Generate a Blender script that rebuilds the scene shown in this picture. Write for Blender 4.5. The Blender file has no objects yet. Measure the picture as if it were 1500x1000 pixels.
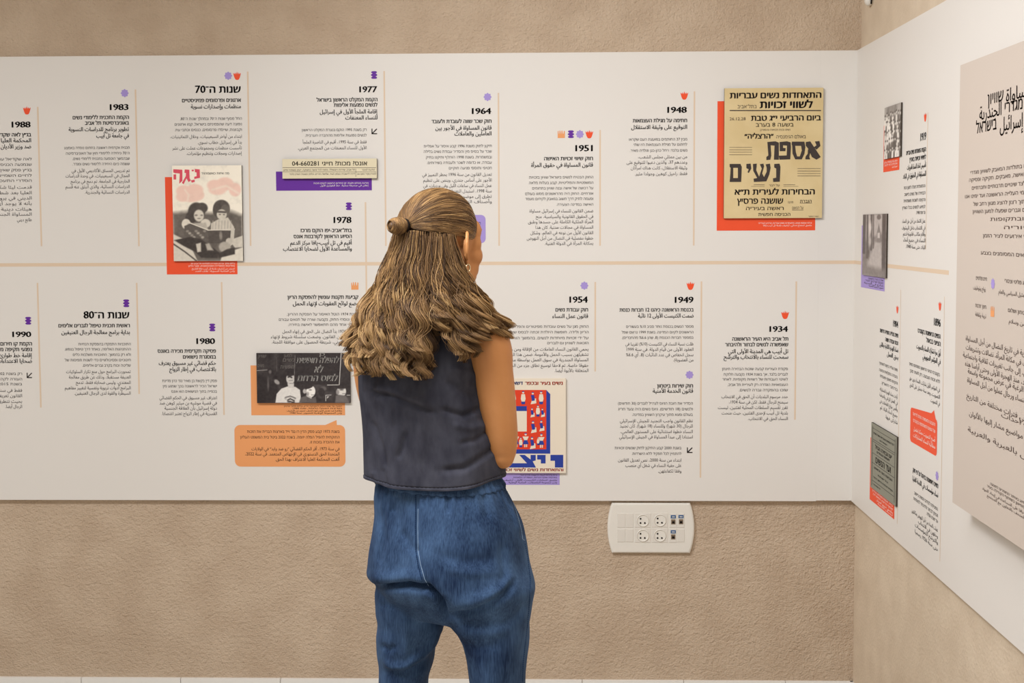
import bpy, bmesh, math, random
import numpy as np
from mathutils import Vector, Matrix
from mathutils.geometry import delaunay_2d_cdt

# ------------------------------------------------------------------ camera, light, exposure
SC = bpy.context.scene
COL = SC.collection
F, CAMD, EYE = 1800.0, 3.93685, 1.56
YAW, PITCH, ROLL, SHY = 0.0252032, -0.0611526, -0.0039627, -56.688
XR = 0.99188                      # face of the right-hand panel
PTOP, PBOT = 2.1124, 0.6763       # top and bottom of the panels
PT = 0.016                        # panel thickness; panel face is y = 0, wall face y = PT

def axes():
    cy, sy = math.cos(YAW), math.sin(YAW); cp, sp = math.cos(PITCH), math.sin(PITCH)
    f = np.array([-sy*cp, cy*cp, sp]); r = np.array([cy, sy, 0.0]); u = np.cross(r, f)
    c, s = math.cos(ROLL), math.sin(ROLL)
    return c*r + s*u, -s*r + c*u, f
RGT, UPV, FWD = axes()
CAM = np.array([0, -CAMD, EYE])
cd = bpy.data.cameras.new('camera'); cam = bpy.data.objects.new('camera', cd); COL.objects.link(cam)
cd.sensor_width = 36; cd.lens = F/1500*36; cd.shift_y = SHY/1500; cd.clip_start = 0.05
cam.matrix_world = Matrix([[RGT[i], UPV[i], -FWD[i], CAM[i]] for i in range(3)] + [[0, 0, 0, 1]])
SC.camera = cam

w = bpy.data.worlds.new('world'); SC.world = w; w.use_nodes = True
w.node_tree.nodes['Background'].inputs[0].default_value = (0.95, 0.98, 1.0, 1)
w.node_tree.nodes['Background'].inputs[1].default_value = 0.72
SC.view_settings.view_transform = 'Standard'; SC.view_settings.look = 'None'
SC.view_settings.gamma = 1; SC.view_settings.use_curve_mapping = False
SC.view_settings.exposure = 0.0

def area(name, loc, target, sx, sy, e, col=(0.95, 0.98, 1.04)):
    l = bpy.data.lights.new(name, 'AREA'); l.shape = 'RECTANGLE'; l.size = sx; l.size_y = sy; l.energy = e; l.color = col
    o = bpy.data.objects.new(name, l); COL.objects.link(o); o.location = loc
    o.rotation_euler = (Vector(target)-Vector(loc)).to_track_quat('-Z', 'Y').to_euler(); return o
area('ceiling_lamp', (-2.1, -2.3, 3.1), (-2.1, -2.0, 0.0), 1.6, 0.6, 45).data.spread = math.radians(150)
area('ceiling_lamp', (-0.3, -2.3, 3.1), (-0.2, -2.0, 0.0), 1.3, 0.6, 24.5).data.spread = math.radians(150)
area('ceiling_lamp', (-1.0, -1.9, 3.1), (0.99, -0.55, 1.35), 0.8, 0.5, 17).data.spread = math.radians(95)

# ------------------------------------------------------------------ helpers
def lin(c):
    return tuple(((v/255)/12.92 if v/255 <= .04045 else ((v/255+.055)/1.055)**2.4) for v in c)

def ray(px, py):
    return FWD + RGT*(px-750)/F - UPV*(py-SHY-500)/F
def at(px, py, Y=0.0):
    d = ray(px, py); t = (Y+CAMD)/d[1]; return CAM + d*t
def at_r(px, py, X=XR):
    d = ray(px, py); t = X/d[0]; return CAM + d*t

def mat(name, col, rough=0.6, spec=0.3, metal=0.0):
    m = bpy.data.materials.new(name); m.use_nodes = True
    b = m.node_tree.nodes['Principled BSDF']
    b.inputs['Base Color'].default_value = (*lin(col), 1); b.inputs['Roughness'].default_value = rough
    b.inputs['Specular IOR Level'].default_value = spec; b.inputs['Metallic'].default_value = metal
    return m
def nodes(m):
    return m.node_tree.nodes, m.node_tree.links, m.node_tree.nodes['Principled BSDF']
def bump(m, layers, strength=0.5, dist=0.01):
    """layers: (scale, weight, detail, stretch xyz)"""
    N, L, b = nodes(m)
    tc = N.new('ShaderNodeTexCoord'); prev = None
    for sc, wt, det, st in layers:
        mp = N.new('ShaderNodeMapping'); mp.inputs['Scale'].default_value = st; L.new(tc.outputs['Object'], mp.inputs[0])
        n = N.new('ShaderNodeTexNoise'); n.inputs['Scale'].default_value = sc; n.inputs['Detail'].default_value = det
        L.new(mp.outputs[0], n.inputs['Vector'])
        ml = N.new('ShaderNodeMath'); ml.operation = 'MULTIPLY'; ml.inputs[1].default_value = wt; L.new(n.outputs['Fac'], ml.inputs[0])
        if prev is None: prev = ml.outputs[0]
        else:
            ad = N.new('ShaderNodeMath'); L.new(prev, ad.inputs[0]); L.new(ml.outputs[0], ad.inputs[1]); prev = ad.outputs[0]
    bp = N.new('ShaderNodeBump'); bp.inputs['Strength'].default_value = strength; bp.inputs['Distance'].default_value = dist
    L.new(prev, bp.inputs['Height']); L.new(bp.outputs[0], b.inputs['Normal'])
def mottle(m, c1, c2, scale, stretch=(1, 1, 1), lo=.35, hi=.65, detail=4):
    N, L, b = nodes(m)
    tc = N.new('ShaderNodeTexCoord'); mp = N.new('ShaderNodeMapping'); mp.inputs['Scale'].default_value = stretch
    L.new(tc.outputs['Object'], mp.inputs[0])
    n = N.new('ShaderNodeTexNoise'); n.inputs['Scale'].default_value = scale; n.inputs['Detail'].default_value = detail
    L.new(mp.outputs[0], n.inputs['Vector'])
    r = N.new('ShaderNodeValToRGB'); r.color_ramp.elements[0].position = lo; r.color_ramp.elements[1].position = hi
    r.color_ramp.elements[0].color = (*lin(c1), 1); r.color_ramp.elements[1].color = (*lin(c2), 1)
    L.new(n.outputs['Fac'], r.inputs[0]); L.new(r.outputs[0], b.inputs['Base Color'])

def mesh_obj(name, verts, faces, m, parent=None, smooth=False):
    me = bpy.data.meshes.new(name); me.from_pydata([tuple(map(float, v)) for v in verts], [], [tuple(int(i) for i in f) for f in faces])
    me.update()
    if smooth: me.polygons.foreach_set('use_smooth', [True]*len(me.polygons))
    me.materials.append(m)
    o = bpy.data.objects.new(name, me); COL.objects.link(o)
    if parent is not None:
        o.parent = parent; o.matrix_parent_inverse = parent.matrix_world.inverted()
    return o
def tag(o, label=None, cat=None, group=None, kind=None):
    for k, v in (('label', label), ('category', cat), ('group', group), ('kind', kind)):
        if v: o[k] = v
    return o
def empty(name, loc, label, cat, group=None):
    o = bpy.data.objects.new(name, None); COL.objects.link(o); o.location = tuple(map(float, loc)); o.empty_display_size = .1
    o.matrix_world = Matrix.Translation(o.location)
    return tag(o, label, cat, group)

class MB:
    """collects vertices and faces"""
    def __init__(s): s.v = []; s.f = []; s.n = 0
    def add(s, v, f):
        v = np.asarray(v, float); s.v.append(v); s.f += [tuple(int(i)+s.n for i in q) for q in f]; s.n += len(v); return s
    def box(s, lo, hi):
        x0, y0, z0 = lo; x1, y1, z1 = hi
        return s.add([(x0,y0,z0),(x1,y0,z0),(x1,y1,z0),(x0,y1,z0),(x0,y0,z1),(x1,y0,z1),(x1,y1,z1),(x0,y1,z1)],
                     [(0,3,2,1),(4,5,6,7),(0,1,5,4),(1,2,6,5),(2,3,7,6),(3,0,4,7)])
    def build(s, name, m, parent=None, smooth=False):
        if not s.v: return None
        return mesh_obj(name, np.vstack(s.v), s.f, m, parent, smooth)

# ------------------------------------------------------------------ lettering
AR = {}
_c = 0xFE80
for ch, n in (('ء',1),('آ',2),('أ',2),('ؤ',2),('إ',2),('ئ',4),('ا',2),('ب',4),('ة',2),('ت',4),('ث',4),('ج',4),('ح',4),('خ',4),('د',2),('ذ',2),('ر',2),('ز',2),
              ('س',4),('ش',4),('ص',4),('ض',4),('ط',4),('ظ',4),('ع',4),('غ',4),('ف',4),('ق',4),('ك',4),('ل',4),('م',4),('ن',4),('ه',4),('و',2),('ى',2),('ي',4)):
    AR[ch] = (_c, n); _c += n
LA = {'آ': 0xFEF5, 'أ': 0xFEF7, 'إ': 0xFEF9, 'ا': 0xFEFB}
def shape_ar(s):
    s = ''.join(c for c in s if not 0x64B <= ord(c) <= 0x652)
    out = []; i = 0
    while i < len(s):
        c = s[i]
        if c not in AR: out.append(c); i += 1; continue
        prev = i > 0 and s[i-1] in AR and AR[s[i-1]][1] == 4
        if c == 'ل' and i+1 < len(s) and s[i+1] in LA:
            out.append(chr(LA[s[i+1]] + (1 if prev else 0))); i += 2; continue
        code, n = AR[c]
        nxt = n == 4 and i+1 < len(s) and s[i+1] in AR and AR[s[i+1]][1] >= 2
        k = (3 if nxt else 1) if prev and n >= 2 else (2 if nxt else 0)
        out.append(chr(code+k)); i += 1
    return ''.join(out)
def visual(s):
    s = shape_ar(s)
    rev = s[::-1].translate(str.maketrans('()[]<>', ')(][><'))
    out = ''; run = ''
    for c in rev:
        if c.isascii() and (c.isalnum() or (run and c in '.-:/')): run += c
        else: out += run[::-1]; run = ''; out += c
    return out + run[::-1]
_tc = {}
def text2d(s, off=0.0, res=2):
    """(vertices n x 2 with x from 0 to 1 over the ink, faces, ink width per em)"""
    k = (s, off, res)
    if k in _tc: return _tc[k]
    if off:
        a, f, wd = text2d(s, 0.0, res); n = len(a)
        if off < .008: _tc[k] = (a, f, wd); return _tc[k]
        sh = [(-off, -off*.35), (off, off*.35)] + ([(0, 0)] if off > .02 else [])
        x = a[:, 0]*wd; A = np.vstack([np.column_stack([x+dx, a[:, 1]+dy]) for dx, dy in sh])
        W = wd+2*off; A[:, 0] = (A[:, 0]+off)/W
        _tc[k] = (A, [tuple(i+j*n for i in q) for j in range(len(sh)) for q in f], W); return _tc[k]
    c = bpy.data.curves.new('t', 'FONT'); c.body = s; c.resolution_u = res; c.space_character = .94 if s.isdigit() else 1.0; c.fill_mode = 'NONE'
    o = bpy.data.objects.new('t', c); COL.objects.link(o)
    dg = bpy.context.evaluated_depsgraph_get(); ev = o.evaluated_get(dg); me = ev.to_mesh()
    n = len(me.vertices); a = np.zeros(n*3); me.vertices.foreach_get('co', a); a = a.reshape(-1, 3)[:, :2].copy()
    e = np.zeros(len(me.edges)*2, np.int32); me.edges.foreach_get('vertices', e); e = e.reshape(-1, 2)
    ev.to_mesh_clear(); bpy.data.objects.remove(o); bpy.data.curves.remove(c)
    if not n: return np.zeros((0, 2)), [], 1.0
    # follow each outline in the order of its points, then keep the triangles that the outlines wind round
    nxt = {}
    for i, j in e: nxt.setdefault(int(i), []).append(int(j)); nxt.setdefault(int(j), []).append(int(i))
    seen = set(); D = []
    for i in range(n):
        if i in seen or i not in nxt: continue
        loop = [i]; seen.add(i); cur = i
        if i+1 in nxt[i]: cur = i+1; loop.append(cur); seen.add(cur)
        while True:
            q = [k for k in nxt[cur] if k not in seen]
            if not q: break
            cur = q[0]; loop.append(cur); seen.add(cur)
        D += list(zip(loop, loop[1:]+loop[:1]))
    vo, eo, fo, *_ = delaunay_2d_cdt([Vector(q) for q in a], [tuple(map(int, q)) for q in e], [], 0, 1e-5)
    V = np.array([tuple(q) for q in vo]); T = np.array([tuple(q) for q in fo if len(q) == 3]); g = V[T].mean(1)
    P, Q = a[[i for i, j in D]], a[[j for i, j in D]]
    w_ = np.zeros(len(g), int)
    for lo in range(0, len(g), 400):
        y = g[lo:lo+400, 1:2]; x = g[lo:lo+400, :1]; cr = (Q[:, 0]-P[:, 0])*(y-P[:, 1])-(Q[:, 1]-P[:, 1])*(x-P[:, 0])
        w_[lo:lo+400] = np.sum((P[:, 1] <= y) & (Q[:, 1] > y) & (cr > 0), 1)-np.sum((P[:, 1] > y) & (Q[:, 1] <= y) & (cr < 0), 1)
    T = T[w_ != 0]; A2 = V[T]; ar = (A2[:, 1, 0]-A2[:, 0, 0])*(A2[:, 2, 1]-A2[:, 0, 1])-(A2[:, 1, 1]-A2[:, 0, 1])*(A2[:, 2, 0]-A2[:, 0, 0])
    T = np.where((ar < 0)[:, None], T[:, ::-1], T); us, inv = np.unique(T, return_inverse=True); a = V[us].copy(); f = [tuple(q) for q in inv.reshape(-1, 3).tolist()]
    x0, x1 = (a[:, 0].min(), a[:, 0].max()) if len(a) else (0, 1)
    a[:, 0] = (a[:, 0]-x0)/max(1e-6, x1-x0)
    _tc[k] = (a, f, x1-x0); return _tc[k]

class Surf:
    """a vertical plane: 'b' faces the viewer (y = -off), 'r' is the right-hand one (x = XR - off); u runs to the reader's right, v is up"""
    def __init__(s, kind, off): s.k = kind; s.off = off
    def uv(s, px, py):
        if s.k == 'b': p = at(px, py, -s.off); return np.array([p[0], p[2]])
        p = at_r(px, py, XR-s.off); return np.array([-p[1], p[2]])
    def w(s, uv, lift=0.0):
        uv = np.asarray(uv, float).reshape(-1, 2); n = len(uv)
        if s.k == 'b': return np.column_stack([uv[:, 0], np.full(n, -s.off-lift), uv[:, 1]])
        return np.column_stack([np.full(n, XR-s.off-lift), -uv[:, 0], uv[:, 1]])
    def scale(s, px, py):
        return (s.uv(px, py)[1]-s.uv(px, py+1)[1])
    def up(s, lift): return Surf(s.k, s.off+lift)

def put_line(mb, S, txt, L, R, yc, h, off=0.01, lift=.0006, kind=None, shear=0.0, rtl=True):
    """one line of ink from pixel L to R; yc is the middle of the letters at the right end; h is the letter height in pixels"""
    v = visual(txt) if rtl else txt
    has_ar = any('\u0600' <= c <= '\u06ff' for c in txt)
    a, f, wid = text2d(v, off)
    if not len(a): return
    pR = S.uv(R, yc); pL = S.uv(L, yc); m = S.scale(R, yc)
    if has_ar: em, mid = h*m/.60, .26
    elif any('\u0590' <= c <= '\u05ff' for c in txt): em, mid = h*m/.60, .296
    else: em, mid = h*m/.727, .3635
    q = np.column_stack([pL[0]+a[:, 0]*(pR[0]-pL[0]) + shear*(a[:, 1]-mid)*em, pR[1]+(a[:, 1]-mid)*em])
    mb.add(S.w(q, lift), f)
def poly(S, pts, lift=.0004, px=True):
    uv = [S.uv(*p) for p in pts] if px else pts
    v = S.w(uv, lift)
    a = np.array(uv); A = 0.5*np.sum(a[:, 0]*np.roll(a[:, 1], -1)-np.roll(a[:, 0], -1)*a[:, 1])
    idx = list(range(len(v)))
    return v, [tuple(idx if A > 0 else idx[::-1])]
def rect_uv(S, L, T, R, B):
    a, b = S.uv(L, T), S.uv(R, B); return a[0], b[1], b[0], a[1]      # u0 v0 u1 v1

# ------------------------------------------------------------------ materials
M = {}
M['panel'] = mat('white_board', (226, 220, 211), .5, .3)
M['ink'] = mat('dark_ink', (44, 38, 36), .7, .1)
M['ink_soft'] = mat('grey_ink', (92, 84, 78), .7, .1)
M['tan'] = mat('tan_line', (222, 198, 170), .6, .2)
M['red'] = mat('orange_red_print', (238, 84, 46), .55, .25)
M['lilac'] = mat('lilac_print', (166, 146, 208), .55, .25)
M['violet'] = mat('violet_print', (101, 44, 150), .55, .25)
M['orange'] = mat('orange_print', (233, 158, 100), .55, .25)
M['white_ink'] = mat('white_ink', (246, 236, 226), .6, .2)
M['card_edge'] = mat('board_edge', (70, 62, 54), .7, .1)
M['paper'] = mat('tan_paper', (216, 190, 136), .65, .2); mottle(M['paper'], (210, 186, 136), (220, 198, 150), 9, detail=6)
M['poster_ink'] = mat('poster_ink', (70, 62, 58), .7, .1)
M['news'] = mat('newsprint', (226, 214, 182), .7, .1)
M['cream'] = mat('cream_paper', (232, 218, 196), .65, .2)
M['pred'] = mat('poster_red', (222, 66, 38), .6, .2)
M['pblue'] = mat('poster_blue', (45, 65, 150), .6, .2)
M['grey_paper'] = mat('grey_paper', (144, 142, 126), .65, .2)
M['beige'] = mat('beige_board', (204, 190, 176), .45, .3)
M['brown_ink'] = mat('brown_ink', (84, 68, 60), .7, .1)
M['plastic'] = mat('white_plastic', (228, 222, 210), .35, .5)
M['plastic_dim'] = mat('white_plastic_module', (222, 215, 203), .4, .45)
M['slot'] = mat('dark_slot', (30, 24, 20), .8, .1)
M['blue_label'] = mat('blue_label', (38, 84, 130), .5, .3)
M['port'] = mat('port_interior', (122, 104, 84), .5, .4)
M['magenta'] = mat('pink_red_lettering', (222, 84, 100), .6, .2)

wallm = mat('beige_plaster', (188, 164, 136), .85, .15)
mottle(wallm, (193, 170, 145), (203, 181, 156), 7, detail=5)
bump(wallm, [(70, 1.0, 5, (1, 1, 1.25)), (200, .8, 3, (1, 1, 1)), (14, .25, 2, (1, 1, 1))], .95, .006)
wallr = mat('beige_fine_plaster', (193, 172, 144), .85, .15)
mottle(wallr, (207, 188, 163), (216, 198, 173), 9, detail=5)
bump(wallr, [(110, 1.0, 4, (1, 1, 1)), (30, .5, 3, (1, 1, 1))], .45, .006)

# ------------------------------------------------------------------ the room
def struct(name, mb, m):
    o = mb.build(name, m); o['kind'] = 'structure'; return o
WXR = XR+PT
struct('wall_back', MB().box((-4.4, PT, 0), (WXR+.12, PT+.12, 3.2)), wallm)
struct('wall_right', MB().box((WXR, -6.0, 0), (WXR+.12, PT, 3.2)), wallr)
struct('wall_left', MB().box((-4.4, -6.0, 0), (-4.28, PT, 3.2)), wallm)
fl = mat('pale_floor_tile', (205, 196, 182), .35, .4)
struct('floor', MB().box((-4.4, -6.0, -.1), (WXR+.12, PT+.12, 0)), fl)
struct('ceiling', MB().box((-4.4, -6.0, 3.2), (WXR+.12, PT+.12, 3.3)), mat('ceiling_white', (235, 230, 222), .8, .1))
tile = mat('skirting_tile', (236, 232, 224), .3, .5)
mb = MB(); x = -4.28
joint = at(119, 997, .006)[0]
x = joint - 12*.331
while x < WXR-.01:
    mb.box((max(x, -4.28)+.001, .006, 0), (min(x+.331, WXR)-.001, PT, .08)); x += .331
struct('baseboard_back', mb, tile)
mb = MB(); y = PT
while y > -5.9:
    mb.box((WXR-.010, y-.330, 0), (WXR, y-.001, .08)); y -= .331
struct('baseboard_right', mb, tile)

# ------------------------------------------------------------------ the two timeline panels
PB = empty('timeline_panel', (-1.2, .008, PBOT), 'long white exhibition panel with timeline entries across the back wall', 'panel')
PR = empty('timeline_panel', (XR+.008, -.9, PBOT), 'white exhibition panel running along the right-hand wall behind the beige text board', 'panel')
seam = at(1198, 500)[0]
MB().box((-4.0, 0, PBOT), (seam, PT-.001, PTOP)).build('panel_sheet', M['panel'], PB)
MB().box((seam+.0001, 0, PBOT+.002), (XR, PT-.001, PTOP)).build('panel_sheet', M['panel'], PB)
MB().box((XR, -2.6, PBOT), (XR+PT-.001, PT-.001, PTOP)).build('panel_sheet', M['panel'], PR)
SB, SR = Surf('b', 0.0), Surf('r', 0.0)

def part(P, name, m, fn):
    mb = MB(); fn(mb); return mb.build(name, m, P)
# the printed tulip, blob, barrel and crown marks, each in a box from -1 to 1
TULIP = [(0, -1), (.4, -.9), (.66, -.5), (.84, .05), (1, .72), (.6, .38), (.46, .8), (.24, .34), (0, 1), (-.24, .34), (-.46, .8), (-.6, .38), (-1, .72), (-.84, .05), (-.66, -.5), (-.4, -.9)]
BLOB = []
for k in range(48):
    t = 2*math.pi*k/48; r = .92 + .11*math.cos(8*t)
    BLOB.append((r*math.cos(t)*1.0, r*math.sin(t)))
BARREL = [(.5, -1), (.9, -.86), (.95, -.62), (.52, -.42), (.52, -.36), (1, -.12), (1, .12), (.52, .36), (.52, .42), (.95, .62), (.9, .86), (.5, 1)]
BARREL = BARREL + [(-x, y) for x, y in BARREL[::-1]]
CROWN = [(-1, -1), (1, -1), (1, .75), (.72, .95), (.6, .1), (.42, .1), (.3, 1), (.05, .9), (0, .1), (-.12, .1), (-.3, 1), (-.5, .9), (-.56, .1), (-.7, .1), (-.8, .95), (-1, .75)]
ICON = {'tulip': (TULIP, 'red', 'tulip_mark', 5.8, 6.2), 'blob': (BLOB, 'lilac', 'scalloped_mark', 5.8, 6.0),
        'barrel': (BARREL, 'violet', 'barrel_mark', 4.6, 5.6), 'crown': (CROWN, 'orange', 'crown_mark', 5.3, 5.6)}
def icon(P, S, kind, px, py, sy=1.0):
    pts, m, name, w_, h_ = ICON[kind]
    c = S.uv(px, py); k = S.scale(px, py)
    uv = [(c[0]+x*w_*k*sy, c[1]+y*h_*k*sy) for x, y in pts]
    def fn(mb):
        cv = np.array(uv); n = len(cv)
        v = S.w(np.vstack([cv, cv.mean(0)]), .0004)
        bm = bmesh.new(); bv = [bm.verts.new(q) for q in S.w(cv, .0004)]; fc = bm.faces.new(bv)
        bm.normal_update()
        r = bmesh.ops.triangulate(bm, faces=[fc]); bm.verts.index_update()
        mb.add([q.co[:] for q in bm.verts], [[q.index for q in t.verts] for t in bm.faces]); bm.free()
    part(P, name, M[m], fn)
def divider(P, S, x0, y0, x1, y1, w_=2.3):
    def fn(mb):
        a, b = S.uv(x0, y0), S.uv(x1, y1); k = S.scale(x0, y0)*w_/2; u = (a[0]+b[0])/2
        mb.add(*poly(S, [(u-k, b[1]), (u+k, b[1]), (u+k, a[1]), (u-k, a[1])], .0003, False))
    part(P, 'divider_line', M['tan'], fn)
def lines(P, S, name, m, rows, R, h, off):
    def fn(mb):
        for t, L, yc in rows: put_line(mb, S, t, L, R, yc, h, off)
    if rows: part(P, name, M[m], fn)
def arrow(P, S, px, py, s=4.4):
    def fn(mb):
        def pl(q): mb.add(*poly(S, [(px+x*s, py+y*s) for x, y in q], .0006))
        pl([(-.95, -.9), (-.95, .95), (-.62, .95), (-.62, -.9)]); pl([(-.62, .95), (.9, .95), (.9, .62), (-.62, .62)])
        pl([(.7, -.95), (.95, -.7), (-.65, .88), (-.88, .66)])
    part(P, 'arrow_mark', M['ink'], fn)
def entry(P, S, year, yL, yR, yT, yB, R, het, art, hep, arp, Rp=None, hk=1.0):
    if year:
        def fn(mb): put_line(mb, S, year, yL, yR, (yT+yB)/2, (yB-yT)*(1.0 if year.isascii() else .93), .034)
        part(P, 'year_number', M['ink'], fn)
    Rp = Rp or R
    lines(P, S, 'hebrew_title', 'ink', het, R, 4.8*hk, .032)
    lines(P, S, 'arabic_title', 'ink', art, R, 5.0*hk, .022)
    lines(P, S, 'hebrew_paragraph', 'ink', hep, Rp, 3.4*hk, .004)
    lines(P, S, 'arabic_paragraph', 'ink', arp, Rp, 3.9*hk, .003)

# horizontal bar of the time line
a = SB.uv(-400, 386.6)
zl = SB.uv(600, 386)[1]
def fn(mb): mb.add(*poly(SB, [(-3.9, zl-.0055), (XR, zl-.0055), (XR, zl+.0055), (-3.9, zl+.0055)], .0002, False))
part(PB, 'timeline_bar', M['tan'], fn)
ue = SR.uv(1390, 400)[0]
def fn(mb): mb.add(*poly(SR, [(0, zl-.0055), (ue, zl-.0055), (ue, zl+.0055), (0, zl+.0055)], .0002, False))
part(PR, 'timeline_bar', M['tan'], fn)

# 1988
icon(PB, SB, 'tulip', 39.4, 161.6); divider(PB, SB, 55.5, 156.5, 60.6, 360.5)
entry(PB, SB, '1988', 17, 45, 177.5, 186.5, 45.7, [('בג״ץ לאה שקדיאל נגד השר', -38, 197.3)],
      [('المحكمة العليا - لئة شكديئيل', -46, 206), ('ضد وزير الأديان', 1, 215)],
      [('לאה שקדיאל עתרה לבג״ץ לאחר', -50, 233), ('שנמנעה הכניסה שלה למועצה', -46, 241), ('בג״ץ פסק שאין למנוע מאישה', -44, 249), ('לחיים השמיים והדתיים של', -48, 257), ('הסדרי התעסוקה בעולם', -40, 264.5)],
      [('قدّمت ليئا شكديئيل التماسًا', -46, 274.4), ('العليا بعد شطب عضويتها', -42, 282.5), ('الديني في يروحام، قضت', -40, 290.3), ('بأنّه لا يوجد أي مانع لدخول', -48, 298.4), ('هيئات دينيّة رسميّة، وأن', -44, 306.5), ('المساواة الجندريّة لا تقبل', -40, 314), ('طابع ديني', 25, 322)], 46.5)
# 1983
icon(PB, SB, 'blob', 182.7, 136.4); divider(PB, SB, 198, 131, 204, 360.5)
entry(PB, SB, '1983', 160.8, 188.4, 152, 161, 189, [('הקמת התכנית ללימודי נשים', 106.5, 171.8), ('באוניברסיטת תל אביב', 124.5, 180)],
      [('تطوير برنامج للدراسات النسويّة', 100.5, 189.5), ('في جامعة تل أبيب', 141, 199)],
      [('תכנית אקדמית ראשונה בתחום נוסדה באמצע', 94, 216.2), ('ה־70 כיחידה ללימודי חוץ של האוניברסיטה', 96.6, 224.3), ('שבהמשך הוטמעה בתכנית ללימודי נשים,', 106.5, 232.1), ('ששמה כיום היחידה ללימודי נשים ומגדר.', 106.5, 240)],
      [('تم تدريس المساق الأكاديمي الأول في', 105, 250), ('المجال في السبعينيات، في وحدة الدراسات', 96, 257.6), ('الخارجيّة في الجامعة. تم دُمج في برنامج', 103.5, 265.7), ('الدراسات النسائيّة، والذي انبثق عنه قسم', 96, 273.5), ('الدراسات النسائيّة والجندريّة.', 124.5, 281.6)], 190)
# 1990
icon(PB, SB, 'barrel', 41.4, 469.6); divider(PB, SB, 54.7, 414.2, 60.1, 596.6)
entry(PB, SB, '1990', 18, 46, 485, 493.3, 47, [('הקמת קו חירום ארצי לסיוע', -35, 503.4), ('נפגעי תקיפה מינית בארץ', -30, 511.7)],
      [('إقامة خط طوارئ قطري لدعم', -36, 520.7), ('ضحايا الاعتداءات الجنسيّة', -32, 529)],
      [('רק בשנת 2002 נפתח הקו', -34, 547.3), ('העזרה לקהילה הערבית', -32, 555.2), ('בשנת 2015 לחירום', -26, 562.4)],
      [('فقط في سنة 2002 افتتح', -34, 571.8), ('القانون تعريف خط مساعدة', -38, 579.7), ('بحيث تتطرق إلى جميع', -30, 588), ('الرجال أيضًا.', 8, 595.5)], 32.4)
arrow(PB, SB, 43.2, 549.5, 4.2)
# the eighties
icon(PB, SB, 'barrel', 185, 444); divider(PB, SB, 199.7, 414.2, 204.4, 576.8)
entry(PB, SB, 'שנות ה־80', 122.3, 189.6, 456.6, 466.4, 190.4, [('ראשית תכנית טיפול לגברים אלימים', 85.6, 476.8)], [('بداية برامج معالجة الرجال العنيفين', 90, 486.9)],
      [('התוכניות התמקדו בהפסקת הנחיות', 115, 503.8), ('ההתנהגות האלימה, באחד דרך טיפול בנפש,', 95, 511.3), ('ולא רק בהמשך. התוכניות משלבות כלים', 107, 519.3), ('חינוכיים ופסיכולוגיים כדי לשנות תפיסות של', 95, 527.2), ('שליטה וכוח בקרב גברים אלימים.', 121, 535.1)],
      [('تمحورت البرامج حول منع تكرار السلوكيات', 97, 544.4), ('العنيفة مستقبلًا، وذلك عن طريق معالجة', 101, 552.4), ('المعتدي، وليس ضحاياه فقط، تدمج', 111, 560.3), ('البرامج أدوات تربوية ونفسية لتغيير مفاهيم', 95, 568.2), ('السيطرة والقوة لدى الرجال العنيفين.', 109, 576)], 191.5)
# the seventies
icon(PB, SB, 'blob', 334.3, 111); icon(PB, SB, 'tulip', 347.3, 111); divider(PB, SB, 363, 104.8, 367, 360)
entry(PB, SB, 'שנות ה־70', 285.7, 352.7, 126, 136, 353, [('ארגונים ופרסומים פמיניסטיים', 266.6, 146.7)], [('منظّمات وإصدارات نسويّة', 279.5, 156.2)],
      [('החל מסוף שנות ה־70 ובמהלך שנות ה־80,', 264, 173.6), ('נפוצה דעה שהפמיניזם בישראל, קמו ארגונים', 256, 181.7), ('וקבוצות, שייסדו פרסומים, כנסים וכתבי עת.', 256, 189.9)],
      [('ابتداءً من أواخر السبعينيات، وخلال الثمانينيات،', 249.6, 200), ('بدأ في إسرائيل خطاب نسوي.', 289.7, 208.6), ('تأسّست منظّمات ومجموعات عملت على نشر', 252.3, 216.8), ('إصدارات ومجلات وتنظيم مؤتمرات.', 273.4, 224.6)], 354.3)
# 1977
icon(PB, SB, 'barrel', 548, 109.8); divider(PB, SB, 563, 104, 565, 360)
entry(PB, SB, '1977', 526.3, 552.6, 125.8, 135, 553, [('הקמת המקלט הראשון בישראל', 463.6, 145.9), ('לנשים נפגעות אלימות', 489, 153.6)],
      [('إقامة الملجأ الأول في إسرائيل', 468.4, 163.8), ('للنساء المعنّفات', 505.8, 172.5)],
      [('רק בשנת 1995 הוקם בנצרת המקלט הראשון', 442, 190), ('לנשים נפגעות אלימות מהחברה הערבית.', 447, 198)],
      [('فقط في سنة 1995، أُقيم في الناصرة الملجأ', 443.4, 208), ('الأول للنساء المعنّفات من المجتمع العربي.', 436.4, 216.6)], 537)
arrow(PB, SB, 548.4, 192.3)
# 1978
icon(PB, SB, 'barrel', 511, 302); divider(PB, SB, 534, 296, 540, 600)
entry(PB, SB, '1978', 488.6, 515, 317, 326.4, 515.4, [('בתל־אביב-יפו הוקם מרכז', 440, 337.3), ('הסיוע הראשון לקורבנות אונס', 430, 346)],
      [('أقيم في تل أبيب-يافا مركز الدعم', 425, 355.8), ('والمساعدة الأول لضحايا الاغتصاب', 414.6, 364.5)], [], [])
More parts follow.
